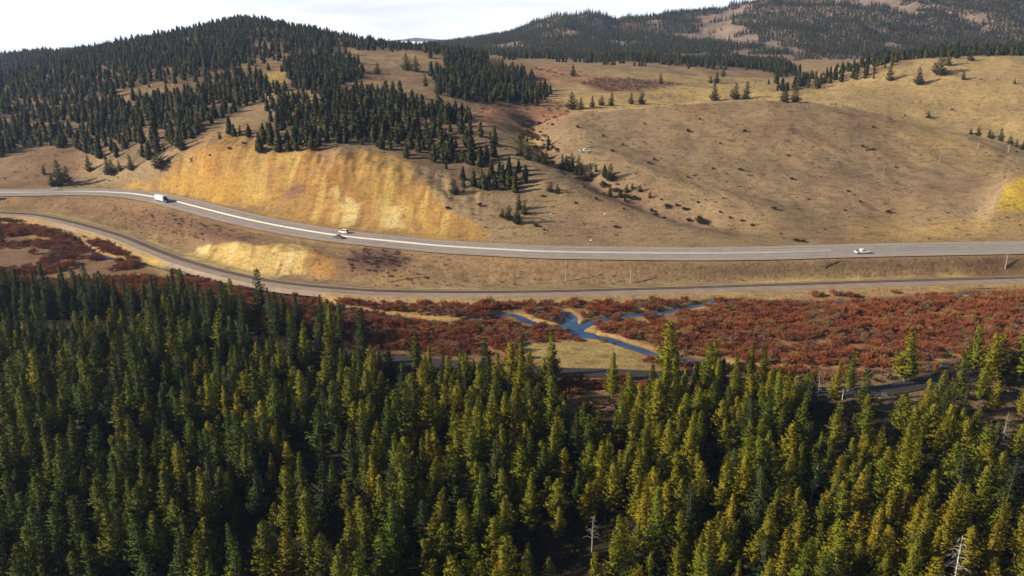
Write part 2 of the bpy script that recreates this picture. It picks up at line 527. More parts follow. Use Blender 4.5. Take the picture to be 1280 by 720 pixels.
M['concrete'] = simple_mat('pale_concrete', (0.56, 0.51, 0.47), 0.85, 0.10, 0.35)
M['pole_wood'] = simple_mat('weathered_pole_wood', (0.13, 0.095, 0.07), 0.9, 0.3, 1.2)
M['pole_pale'] = simple_mat('pale_pole_wood', (0.38, 0.31, 0.235), 0.85, 0.2, 1.2)
M['insulator'] = simple_mat('insulator', (0.5, 0.5, 0.48), 0.3, 0.1, 5)
M['wire'] = simple_mat('steel_wire', (0.35, 0.35, 0.36), 0.5, 0.1, 5, 0.5)
M['rail'] = simple_mat('rail_steel', (0.11, 0.075, 0.06), 0.45, 0.25, 1.0, 0.5)
M['tie'] = simple_mat('timber_tie', (0.12, 0.092, 0.074), 0.9, 0.3, 2.0)
M['rock'] = simple_mat('pale_rock', (0.62, 0.58, 0.52), 0.9, 0.2, 2.0)


def road_mat(name, c0, c1, streak):
    m, nt, b = newmat(name)
    geo = N(nt, 'ShaderNodeNewGeometry')
    uv = N(nt, 'ShaderNodeUVMap', uv_map='UVMap')
    mp = N(nt, 'ShaderNodeMapping'); nt.links.new(uv.outputs[0], mp.inputs[0]); mp.inputs['Scale'].default_value = (0.02, 1.0, 1)
    n1 = noise_node(nt, 1.1, 5, 0.6, mp.outputs[0]); n2 = noise_node(nt, 0.25, 5, 0.65, geo.outputs['Position'])
    c = ramp(nt, n1.outputs[0], [(0.3, c0), (0.7, c1)])
    c = mixc(nt, streak, c, ramp(nt, n2.outputs[0], [(0.3, (0.78, 0.77, 0.76)), (0.7, (1.15, 1.14, 1.12))]), 'MULTIPLY')
    nt.links.new(c, b.inputs['Base Color'])
    b.inputs['Roughness'].default_value = 0.8
    return m


M['asphalt'] = road_mat('worn_asphalt', (0.235, 0.205, 0.192), (0.35, 0.305, 0.28), 0.7)
M['dark_asphalt'] = road_mat('dark_asphalt', (0.028, 0.027, 0.028), (0.05, 0.047, 0.046), 0.6)
M['ballast'] = road_mat('ballast', (0.23, 0.175, 0.135), (0.34, 0.265, 0.205), 0.9)
M['shoulder'] = road_mat('gravel_shoulder', (0.30, 0.22, 0.155), (0.40, 0.30, 0.22), 0.9)


def water_mat():
    m, nt, b = newmat('creek_water')
    geo = N(nt, 'ShaderNodeNewGeometry')
    n = noise_node(nt, 0.12, 4, 0.6, geo.outputs['Position'])
    c = ramp(nt, n.outputs[0], [(0.35, (0.020, 0.055, 0.125)), (0.6, (0.045, 0.10, 0.19)), (0.78, (0.16, 0.19, 0.24))])
    nt.links.new(c, b.inputs['Base Color'])
    b.inputs['Roughness'].default_value = 0.08; b.inputs['Specular IOR Level'].default_value = 0.6
    n2 = noise_node(nt, 1.6, 3, 0.5, geo.outputs['Position'])
    bp = N(nt, 'ShaderNodeBump'); bp.inputs['Strength'].default_value = 0.12; bp.inputs['Distance'].default_value = 0.1
    nt.links.new(n2.outputs[0], bp.inputs['Height']); nt.links.new(bp.outputs[0], b.inputs['Normal'])
    return m


M['water'] = water_mat()

# ------------------------------------------------------------------ ground mesh and its soil colours
PX, PY = project(XX, YY, ZT)
wob = fbm(XX, YY, 26, 4, 31)
wob2 = fbm(XX, YY, 9, 3, 33)
base = np.zeros(XX.shape + (3,))


def lay(mask, col):
    global base
    base = base * (1 - mask[..., None]) + np.array(col) * mask[..., None]


def zone(pts, soft, ymin=0, ymax=5000, wobble=6.0, fine=0.0):
    xs = [p[0] for p in pts]; yy = [p[1] for p in pts]
    out = np.zeros(XX.shape)
    m = (PX > min(xs) - 40) & (PX < max(xs) + 40) & (PY > min(yy) - 40) & (PY < max(yy) + 40) & (YY > ymin) & (YY < ymax)
    d = sdist(PX[m], PY[m], pts) + wobble * wob[m] + fine * wob2[m]
    out[m] = sstep(-soft, soft, d)
    return out


TAN = (0.256, 0.183, 0.107)
lay(np.ones(XX.shape), TAN)
lay(sstep(-0.1, 0.6, fbm(XX, YY, 60, 4, 40)) * 0.8, (0.215, 0.130, 0.075))
lay(sstep(0.1, 0.7, fbm(XX, YY, 45, 4, 44)) * 0.7, (0.31, 0.215, 0.105))
lay(sstep(0.1, 0.6, fbm(XX, YY, 35, 4, 48)) * 0.5, (0.225, 0.145, 0.09))
# golden right-hand hills
lay(zone([(1000, 108), (1180, 68), (1300, 65), (1300, 190), (1160, 165)], 14, 560) * 0.75, (0.33, 0.225, 0.105))
lay(zone([(940, 118), (1080, 128), (1100, 150), (960, 138)], 10, 560) * 0.8, (0.42, 0.30, 0.115))
lay(zone([(1080, 140), (1180, 165), (1280, 210), (1230, 220), (1120, 180)], 14, 380, 540) * 0.6, (0.37, 0.255, 0.11))
lay(zone([(800, 112), (970, 105), (985, 122), (840, 132)], 6, 580) * 0.9, (0.45, 0.32, 0.12))
lay(zone([(1060, 280), (1290, 268), (1290, 300), (1060, 302)], 10, 320) * 0.6, (0.38, 0.255, 0.10))
lay(zone([(1000, 205), (1120, 215), (1220, 240), (1220, 270), (1130, 260), (1000, 240)], 22, 350, 520) * 0.6, (0.225, 0.150, 0.095))
cr_y = KY[18][:, None]
behind = ((YY > cr_y + 2) & (PX > 680) & (YY < 900)).astype(float)
lay(behind * 0.6, (0.35, 0.255, 0.115))
lay(behind * (PX < 1030) * sstep(230, 150, YY - cr_y) * sstep(-.4, .1, wob) * 0.8, (0.45, 0.315, 0.125))
lay(behind * (PX > 1000) * 0.5, (0.345, 0.252, 0.122))
lay(np.exp(-(d_gl / 5.0) ** 2) * 0.6, (0.15, 0.095, 0.065))
lay(sstep(0.75, 0.98, np.sin(ZT * 3.4 + 5 * wob + 2 * wob2)) * (YY > hw_y + 25) * 0.28, (0.17, 0.11, 0.07))
lay(np.exp(-((YY - cr_y + 3) / 5.0) ** 2) * sstep(680, 760, PX) * 0.75, (0.42, 0.31, 0.16))
lay(sstep(10, 60, hw_y * 0 + (cr_y - YY)) * (YY > hw_y + 30) * sstep(660, 760, PX) * sstep(-.3, .4, wob) * 0.6, (0.255, 0.180, 0.112))
# rose-brown meadow in the draw and on the plateau
lay(zone([(590, 135), (700, 125), (720, 148), (660, 158), (640, 170), (600, 150)], 8, 480) * 0.75, (0.265, 0.135, 0.085))
lay(zone([(610, 80), (720, 82), (760, 98), (690, 112), (640, 100)], 8, 640) * 0.6, (0.27, 0.135, 0.085))
lay(zone([(725, 104), (755, 97), (800, 100), (850, 106), (800, 112), (760, 116)], 4, 640) * 0.8, (0.17, 0.085, 0.075))
lay(zone([(632, 160), (665, 155), (672, 175), (655, 185), (636, 180)], 5, 430) * 0.8, (0.42, 0.285, 0.10))
lay(zone([(318, 92), (350, 88), (365, 104), (335, 108)], 3, 600) * 0.9, (0.42, 0.29, 0.10))
lay(zone([(140, 112), (230, 108), (225, 120), (150, 124)], 3, 600) * 0.7, (0.36, 0.26, 0.11))
# ochre cut above the highway
OCH = [(150, 238), (200, 222), (262, 182), (300, 172), (345, 182), (420, 186), (470, 196), (520, 220), (560, 255), (600, 290), (590, 302), (520, 300), (420, 286), (330, 268), (250, 245)]
och = zone(OCH, 8, 330, 520, 16, 11)
lay(och * 0.8, (0.34, 0.195, 0.058))
g1 = fbm(XX * 0.9 + ZT * 1.5, YY * 0.3, 20, 4, 52)
lay(och * sstep(0.0, 0.5, g1) * 0.75, (0.47, 0.31, 0.085))
lay(och * sstep(0.15, 0.55, -g1) * 0.65, (0.31, 0.150, 0.045))
lay(zone([(420, 245), (470, 250), (520, 270), (520, 292), (440, 284), (400, 268)], 5, 330, 520, 20, 14) * 0.85 * sstep(-0.35, 0.25, fbm(XX, YY * 0.25, 7, 4, 62)), (0.50, 0.395, 0.18))
g2 = fbm(XX, YY * 0.2, 3.2, 3, 58)
lay(och * sstep(0.08, 0.35, g2) * 0.6, (0.22, 0.125, 0.052))
lay(och * sstep(0.10, 0.35, fbm(XX, YY * 0.16, 5.0, 3, 64)) * 0.5, (0.46, 0.33, 0.11))
lay(och * sstep(0.2, 0.55, fbm(XX, YY, 14, 4, 59)) * 0.6, (0.23, 0.14, 0.08))
lay(zone([(350, 235), (375, 225), (385, 240), (360, 250)], 6, 330, 520, 6, 4) * 0.7, (0.20, 0.10, 0.075))
lay(zone([(200, 225), (300, 222), (310, 250), (240, 245)], 10, 330, 520, 8, 5) * 0.6, (0.38, 0.23, 0.055))
# ochre scar at the highway on the far side of the bare hill
lay(zone([(1248, 262), (1256, 232), (1275, 222), (1400, 215), (1400, 272)], 6, 330, 420, 5, 3), (0.46, 0.31, 0.06))
# slope between highway and railway
mid = (YY < hw_y) & (YY > rr_y)
lay(mid * 0.75 * sstep(6, 14, d_rr), (0.26, 0.165, 0.09))
lay(zone([(100, 262), (200, 262), (300, 290), (330, 305), (260, 302), (200, 290)], 12, 300, 460, 10, 6) * 0.7, (0.20, 0.115, 0.075))
lay(zone([(440, 312), (490, 312), (520, 325), (505, 335), (470, 345), (430, 335)], 8, 280, 330, 8, 5) * 0.9, (0.125, 0.075, 0.060))
lay(zone([(180, 262), (260, 280), (330, 300), (300, 306), (230, 290)], 8, 280, 420, 8, 5) * 0.6, (0.14, 0.08, 0.058))
lay(zone([(1020, 326), (1120, 322), (1260, 322), (1280, 330), (1120, 334), (1030, 336)], 4, 280, 330, 3, 2) * 0.6, (0.18, 0.115, 0.07))
lay(zone([(860, 330), (1000, 328), (1020, 345), (880, 348)], 6, 280, 330, 5, 3) * 0.5, (0.21, 0.135, 0.085))
BNK = [(232, 322), (246, 308), (290, 303), (345, 305), (386, 309), (385, 345), (340, 347), (280, 338)]
bn = zone(BNK, 2.0, 285, 350, 6, 6)
lay(bn, (0.46, 0.325, 0.125))
lay(bn * sstep(0.0, 0.5, fbm(XX, YY * 0.15, 5, 3, 57)) * 0.7, (0.62, 0.49, 0.26))
lay(zone([(386, 312), (412, 318), (425, 350), (385, 346)], 4, 285, 330, 4, 3) * 0.8, (0.36, 0.19, 0.06))
rim_ = mid * (1 - sstep(5, 9, d_rr)) * sstep(4, 5, d_rr)
lay(bn * sstep(0.08, 0.35, fbm(XX, YY * 0.12, 2.6, 3, 60)) * 0.65, (0.26, 0.155, 0.062))
lay(rim_ * sstep(-0.3, 0.2, wob), (0.42, 0.31, 0.13))
# valley floor
val = ((YY < rr_y) & (d_rr > 3)).astype(float)
lay(val * sstep(60, 70, YY), (0.24, 0.135, 0.070))
lay(val * (1 - sstep(8, 15, d_rr + 4 * wob)), (0.33, 0.225, 0.115))
bar = val * near * (1 - sstep(1.0, 4.0, d_rv - wid + 3 * wob2 + 3 * wob)) * (YY > 215)
lay(bar * sstep(-.5, .1, fbm(XX, YY, 14, 2, 66)) * 0.75, (0.44, 0.30, 0.115))
lay(val * sstep(0.2, 0.5, fbm(XX, YY, 16, 3, 61)) * 0.5, (0.34, 0.205, 0.085))
MEAD = [(655, 428), (690, 428), (745, 429), (790, 437), (800, 452), (830, 460), (800, 463), (690, 459), (640, 445)]
mead = zone(MEAD, 4, 180, 260, 4, 2)
lay(mead, (0.33, 0.245, 0.10))
lay(mead * sstep(0.1, 0.5, fbm(XX, YY, 6, 3, 63)) * 0.5, (0.20, 0.14, 0.07))
# grey-brown terrace on the near left of the creek
lay(zone([(20, 290), (60, 300), (130, 325), (190, 340), (60, 350), (-20, 330)], 8, 230, 420, 6, 3) * 0.6, (0.20, 0.125, 0.085))
lay(zone([(180, 322), (215, 318), (232, 332), (205, 340)], 5, 230, 420, 4, 3) * 0.9, (0.42, 0.29, 0.09))
lay(zone([(30, 282), (60, 290), (65, 300), (40, 298)], 4, 230, 440, 4, 3) * 0.9, (0.38, 0.27, 0.10))
lay(val * (1 - sstep(-0.5, 1.5, d_rv - wid)), (0.06, 0.05, 0.035))
# duff under the near forest
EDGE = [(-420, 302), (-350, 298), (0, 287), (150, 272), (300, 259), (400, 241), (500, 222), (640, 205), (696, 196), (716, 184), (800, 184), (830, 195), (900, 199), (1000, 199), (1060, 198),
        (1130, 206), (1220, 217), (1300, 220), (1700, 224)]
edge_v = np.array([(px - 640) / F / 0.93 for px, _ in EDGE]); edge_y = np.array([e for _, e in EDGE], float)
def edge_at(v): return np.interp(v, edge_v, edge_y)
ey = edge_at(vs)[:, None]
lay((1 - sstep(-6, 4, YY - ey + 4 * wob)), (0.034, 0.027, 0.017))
CLEAR = [(1020, 482), (1100, 470), (1180, 475), (1290, 470), (1290, 560), (1230, 570), (1180, 520), (1100, 510), (1040, 505)]
lay(zone(CLEAR, 8, 140, 230, 8, 5) * 0.8, (0.22, 0.145, 0.085))
# forest floor on the hills
F_DENSE = {
    'west_slope': ([(-420, 40), (-420, 190), (0, 196), (55, 180), (100, 190), (170, 205), (215, 208), (245, 184), (264, 158), (300, 142), (326, 122), (312, 100), (300, 84), (312, 60), (318, 22), (280, 24), (240, 34), (100, 56), (0, 70)], 470, 1330, 0.74),
    'back_ridge': ([(-420, 40), (-420, 120), (150, 120), (150, 60), (60, 50), (0, 55)], 1330, 1700, 0.95),
    'summit': ([(240, 46), (270, 28), (310, 16), (420, 36), (520, 52), (610, 68), (600, 80), (540, 70), (470, 62), (425, 60), (380, 64), (345, 60), (318, 48), (300, 72)], 800, 1300, 0.8),
    'spur': ([(325, 190), (328, 162), (352, 142), (420, 116), (450, 112), (500, 125), (560, 140), (605, 160), (632, 185), (626, 206), (592, 216), (560, 221), (530, 206), (490, 192), (440, 181), (400, 186), (360, 191)], 380, 700, 0.80),
    'knoll': ([(358, 106), (364, 76), (400, 70), (440, 82), (446, 100), (400, 108)], 600, 1000, 0.85),
    'draw': ([(545, 112), (538, 96), (556, 82), (574, 66), (602, 74), (622, 88), (660, 100), (686, 111), (685, 128), (640, 132), (582, 131)], 560, 1020, 0.9),
    'lower_clump': ([(560, 226), (582, 241), (626, 241), (660, 252), (655, 215), (640, 205), (610, 211)], 340, 520, 0.75),
    'sparse_slope': ([(190, 215), (240, 168), (330, 172), (326, 122), (302, 62), (420, 60), (470, 100), (420, 114), (350, 142), (270, 168)], 430, 1200, 0.36),
    'treeline': ([(585, 64), (640, 71), (760, 76), (900, 84), (960, 92), (985, 104), (1000, 96), (965, 72), (760, 66), (600, 58)], 955, 1500, 0.95),
    'shoulder_belt': ([(950, 109), (1005, 103), (1060, 89), (1125, 76), (1140, 79), (1070, 98), (1012, 112), (965, 115)], 740, 1000, 0.62),
    'far_belt': ([(960, 112), (1010, 100), (1060, 88), (1130, 72), (1290, 48), (1290, 74), (1130, 78), (1060, 96), (1000, 112)], 860, 1500, 0.7),
}
CLEARINGS = [[(316, 93), (348, 88), (366, 105), (334, 109)], [(140, 112), (232, 108), (228, 121), (150, 125)], [(205, 108), (262, 104), (250, 114), (210, 117)]]
hill_y = 400
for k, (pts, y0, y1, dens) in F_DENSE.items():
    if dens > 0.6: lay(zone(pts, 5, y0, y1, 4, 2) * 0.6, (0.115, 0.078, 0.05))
# a paler plain and pale fields in front of the mountains
lay(zone([(1000, 102), (1080, 72), (1130, 66), (1110, 76), (1030, 98)], 3, 860, 2200, 2) * 0.8, (0.40, 0.29, 0.14))

def grid_mesh(name, X, Y, Z, cols=None):
    nv, ny = X.shape
    me = bpy.data.meshes.new(name)
    co = np.stack([X, Y, Z], -1).reshape(-1, 3).astype(np.float32)
    idx = np.arange(nv * ny).reshape(nv, ny)
    q = np.stack([idx[:-1, :-1], idx[1:, :-1], idx[1:, 1:], idx[:-1, 1:]], -1).reshape(-1, 4)
    me.vertices.add(len(co)); me.vertices.foreach_set('co', co.ravel())
    me.loops.add(q.size); me.loops.foreach_set('vertex_index', q.ravel().astype(np.int32))
    me.polygons.add(len(q)); me.polygons.foreach_set('loop_start', np.arange(0, q.size, 4, dtype=np.int32))
    me.polygons.foreach_set('loop_total', np.full(len(q), 4, np.int32))
    me.polygons.foreach_set('use_smooth', np.ones(len(q), bool))
    if cols is not None:
        a = me.color_attributes.new('soil', 'FLOAT_COLOR', 'POINT')
        c4 = np.concatenate([cols.reshape(-1, 3), np.ones((len(co), 1))], 1).astype(np.float32)
        a.data.foreach_set('color', c4.ravel())
    me.update(); me.validate()
    return me


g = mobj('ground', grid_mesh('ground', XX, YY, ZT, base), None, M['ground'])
tag(g, 'dry tan valley and grassy hills with ochre road cuts', 'ground', kind='structure')

# ------------------------------------------------------------------ mountains behind
mvs = np.linspace(-0.55, 1.15, 500)
mt = np.linspace(0, 1, 150)
sky = [(380, 75), (480, 62), (560, 56), (600, 50), (640, 42), (670, 32), (700, 26), (735, 22.5), (755, 26), (775, 30), (800, 28), (840, 21), (870, 19), (900, 16), (940, 8), (1000, -4), (1060, -14), (1130, -22), (1280, -38), (1600, -50)]
sw = np.array([at_y(px, py, 2400) for px, py in sky])
mz_crest = np.interp(mvs, sw[:, 0] / 2400, sw[:, 2])
MX = np.zeros((500, 150)); MY = np.zeros((500, 150)); MZ = np.zeros((500, 150))
for j, v in enumerate(mvs):
    yk = 1420 + mt * 1500
    prof = pchip(np.array([0, 0.12, 0.35, 0.653, 0.8, 1.0]), np.array([0.0, 0.05, 0.45, 1.0, 0.85, 0.2]), mt)
    z0 = 50
    MY[j] = yk; MX[j] = v * yk; MZ[j] = z0 + (mz_crest[j] - z0) * prof
MZ -= 45 * (1 - sstep(0, 0.07, mt))[None, :]
mw = np.clip((MZ - 55) / 60, 0, 1)
ridged = 1 - np.abs(fbm(MX + 0.35 * MY, MY * 0.55, 260, 4, 70))
MZ += mw * ((ridged - 0.75) * 75 + fbm(MX, MY, 60, 4, 73) * 9) * sstep(0, 0.1, mt)[None, :] * np.where(mt > 0.6, 0.35, 1.0)[None, :]
mcol = np.zeros(MX.shape + (3,)) + np.array((0.19, 0.145, 0.13))
mm = fbm(MX, MY, 120, 4, 75)
k_ = sstep(0.0, 0.5, mm)[..., None]; mcol = mcol * (1 - k_) + np.array((0.23, 0.172, 0.125)) * k_
k_ = sstep(0.1, 0.5, -mm)[..., None]; mcol = mcol * (1 - k_) + np.array((0.21, 0.14, 0.115)) * k_
mo = mobj('mountains', grid_mesh('mountains', MX, MY, MZ, mcol), None, M['ground'])
tag(mo, 'forested mountain range with bare rosy slopes', 'mountains', kind='structure')
dv = np.linspace(-0.22, 0.07, 240); dt = np.linspace(0, 1, 20)
DX = np.zeros((240, 20)); DY = np.zeros((240, 20)); DZ = np.zeros((240, 20))
dcrest = np.interp(dv, [((px - 640) / F) / .95 for px in (430, 505, 530, 560, 600, 640, 700)], [at_y(640, py, 5200)[2] for py in (70, 52, 48.5, 51, 52, 56, 70)])
for j, v in enumerate(dv):
    DY[j] = 4600 + dt * 1000; DX[j] = v * DY[j]
    DZ[j] = 40 + (dcrest[j] - 40) * np.sin(np.clip(dt * 1.3, 0, 1.4) * math.pi / 2 / 1.0 * 0.85)
DZ += fbm(DX, DY, 300, 3, 80) * 10
do = mobj('distant_hills', grid_mesh('distant_hills', DX, DY, DZ, np.zeros(DX.shape + (3,)) + np.array((0.15, 0.13, 0.13))), None, M['ground'])
tag(do, 'low far hills at the foot of the sky', 'hills', kind='structure')


pv = np.linspace(-1, 1, 60); pt = np.linspace(0, 1, 24)
bx_, by_, bz_ = at_y(783, 20.5, 5600)
SX = bx_ + pv[:, None] * 520 + 0 * pt[None, :]; SY = 5300 + 900 * pt[None, :] + 0 * pv[:, None]
SZ = 60 + (bz_ - 60) * (1 - np.abs(pv)[:, None] ** 1.3) * np.sin(np.clip(pt * 1.6, 0, 1.57))[None, :] + fbm(SX, SY, 160, 4, 84) * 22
sp_ = mobj('snowy_peak', grid_mesh('snowy_peak', SX, SY, SZ, np.zeros(SX.shape + (3,)) + np.array((0.62, 0.63, 0.66))), None, M['ground'])
tag(sp_, 'faint pale peak just showing over the mountain ridge', 'peak', kind='structure')


# ------------------------------------------------------------------ ribbons: highway, railway, forest road
def ribbon(name, path, offs, zoffs, mat, parent=None):
    """a strip along a path; offs/zoffs give its cross-section, with UVs in metres"""
    cols = []
    for o_, z_ in zip(offs, zoffs):
        q = offset_path(path, o_); q[:, 2] += z_; cols.append(q)
    n = len(path); k = len(offs)
    v = np.stack(cols, 1).reshape(-1, 3)
    f = [(i * k + j, (i + 1) * k + j, (i + 1) * k + j + 1, i * k + j + 1)[::-1] for i in range(n - 1) for j in range(k - 1)]
    me = np_mesh(name, v, f, [mat])
    s_ = np.concatenate([[0], np.cumsum(np.linalg.norm(np.diff(path[:, :2], axis=0), axis=1))])
    uv = me.uv_layers.new(name='UVMap')
    li = np.zeros(len(me.loops), np.int32); me.loops.foreach_get('vertex_index', li)
    uvs = np.stack([s_[li // k], np.array(offs)[li % k]], 1)
    uv.data.foreach_set('uv', uvs.astype(np.float32).ravel())
    return mobj(name, me, parent)


h_ = ribbon('highway', HW, [-10.2, -8.9, -8.1, -0.6, 0.6, 8.1, 8.9, 10.2], [-0.9, -0.05, 0, 0.06, 0.06, 0, -0.05, -0.9], M['asphalt'])
tag(h_, 'grey four lane highway curving along the hill foot', 'road', kind='structure')
for side, a in (('near', -10.0), ('far', 8.15)):
    r_ = ribbon('gravel_shoulder', HW, [a, a + 1.85], [-0.02, -0.02] if side == 'x' else [0.02, 0.02], M['shoulder'])
    tag(r_, 'tan gravel strip along the edge of the highway', 'road shoulder', kind='structure')
for off, w in ((-7.7, 0.2), (-1.5, 0.12), (1.5, 0.12), (7.7, 0.2)):
    r_ = ribbon('road_marking', HW, [off - w / 2, off + w / 2], [0.085, 0.085], M['yellow_paint'] if abs(off) < 2 else M['road_paint'])
    tag(r_, 'long painted line on the highway', 'road marking', kind='structure')
mb = MB()
for off in (-4.5, 4.5):
    pa = offset_path(HW, off)
    for i in range(0, len(pa) - 1, 3):
        a, b = pa[i], pa[i + 1]
        d = (b - a)[:2] / (np.linalg.norm((b - a)[:2]) + 1e-9); nn = np.array([-d[1], d[0]]) * 0.08
        mb.add([(a[0] - nn[0], a[1] - nn[1], a[2] + .085), (b[0] - nn[0], b[1] - nn[1], b[2] + .085), (b[0] + nn[0], b[1] + nn[1], b[2] + .085), (a[0] + nn[0], a[1] + nn[1], a[2] + .085)], [(0, 1, 2, 3)])
tag(mb.build('lane_marking', M['road_paint']), 'broken white lane lines on the highway', 'road marking', kind='structure')
# concrete median barrier, one continuous wall
endx = at_z(1045, 313, 10)[0]
bp_ = HW[HW[:, 0] < endx]
b_ = ribbon('median_barrier', bp_, [-0.22, -0.20, -0.10, -0.07, 0.07, 0.10, 0.20, 0.22], [0.06, 0.14, 0.26, 0.62, 0.62, 0.26, 0.14, 0.06], M['concrete'])
tag(b_, 'long pale concrete barrier running down the middle of the highway', 'barrier')

r_ = ribbon('railway_bed', RR, [-7.2, -5.2, 0, 2.6, 4.6], [-1.4, -0.06, 0.02, -0.02, -1.0], M['ballast'])
tag(r_, 'tan gravel bed of the railway', 'railway bed', kind='structure')
trk = empty('railway_track', tuple(RR[len(RR) // 2]))
tag(trk, 'single dark railway track curving below the highway', 'railway track')
trk_inv = Matrix.Translation(-Vector(trk.location))
ties = MB()
pa = smooth_path(RR[::2], 0.65)
tg = np.gradient(pa[:, :2], axis=0); tg /= np.linalg.norm(tg, axis=1)[:, None]
for p, d in zip(pa, tg):
    if abs(p[0]) > 420: continue
    n_ = np.array([-d[1], d[0]])
    c = [p[:2] + n_ * s1 * 1.3 + d * s2 * 0.12 for s1, s2 in ((-1, -1), (-1, 1), (1, 1), (1, -1))]
    z = p[2]
    ties.add([(*q, z) for q in c] + [(*q, z + 0.07) for q in c], [(4, 5, 6, 7)[::-1], (0, 1, 5, 4), (1, 2, 6, 5), (2, 3, 7, 6), (3, 0, 4, 7)])
o = ties.build('ties', M['tie'], trk); o.matrix_parent_inverse = trk_inv; o['kind'] = 'stuff'
for off in (-0.72, 0.72):
    o = ribbon('rail', pa[::3], [off - 0.06, off - 0.06, off + 0.06, off + 0.06], [0.06, 0.24, 0.24, 0.06], M['rail'], trk); o.matrix_parent_inverse = trk_inv
r_ = ribbon('forest_road', RD, [-3.0, 0, 3.0], [0.02, 0.06, 0.02], M['dark_asphalt'])
tag(r_, 'dark narrow road between the forest and the dry meadow', 'road', kind='structure')
# water
wm = bpy.data.meshes.new('creek')
me = np_mesh('creek', [(-460, 185, 0.2), (460, 185, 0.2), (460, 300, 0.2), (-100, 330, 0.2), (-460, 425, 0.2)], [(0, 1, 2, 3, 4)], [M['water']])
tag(mobj('creek', me), 'blue winding creek through red willows', 'creek', kind='structure')


# ------------------------------------------------------------------ plants
def rot_to(d):
    return Vector((0, 0, 1)).rotation_difference(Vector(d).normalized())


def foliage_normals(me, v, axis_fn, seed, nblade, up=0.45, jit=0.45):
    """leaf faces turned to face out of the crown, with soft crown-shaped normals"""
    r = np.random.default_rng(seed)
    co = np.array(v); n = len(co) // 4
    cen = co.reshape(n, 4, 3).mean(1)
    ax = axis_fn(cen)
    out = cen - ax; out[:, 2] = 0
    out /= np.linalg.norm(out, axis=1)[:, None] + 1e-6
    out[:, 2] = up
    out += r.normal(0, jit, out.shape)
    out /= np.linalg.norm(out, axis=1)[:, None] + 1e-6
    return cen, out


def leaf_mesh(name, v, mats, seed, up=0.45, jit=0.4, extra=None):
    cen, out = foliage_normals(None, v, lambda c: np.zeros_like(c), seed, 0, up, jit)
    co = np.array(v); n = len(cen)
    q = co.reshape(n, 4, 3)
    fn = np.cross(q[:, 2] - q[:, 0], q[:, 3] - q[:, 1])
    flip = (fn * out).sum(1) < 0
    idx = np.arange(n * 4).reshape(n, 4)
    idx[flip] = idx[flip][:, ::-1]
    verts = [tuple(p) for p in co]; faces = [tuple(int(i) for i in f) for f in idx]
    nrm = np.repeat(out, 4, axis=0)
    mi = None
    if extra is not None:
        k = len(verts)
        verts += list(extra.v); faces += [tuple(i + k for i in f) for f in extra.f]
        ev = np.array(extra.v); en = ev.copy(); en[:, 2] = 0; en /= np.linalg.norm(en, axis=1)[:, None] + 1e-6
        nrm = np.concatenate([nrm, en]); mi = [0] * n + [1] * len(extra.f)
    me = np_mesh(name, verts, faces, mats, mi, True)
    me.normals_split_custom_set_from_vertices([tuple(x) for x in nrm])
    return me


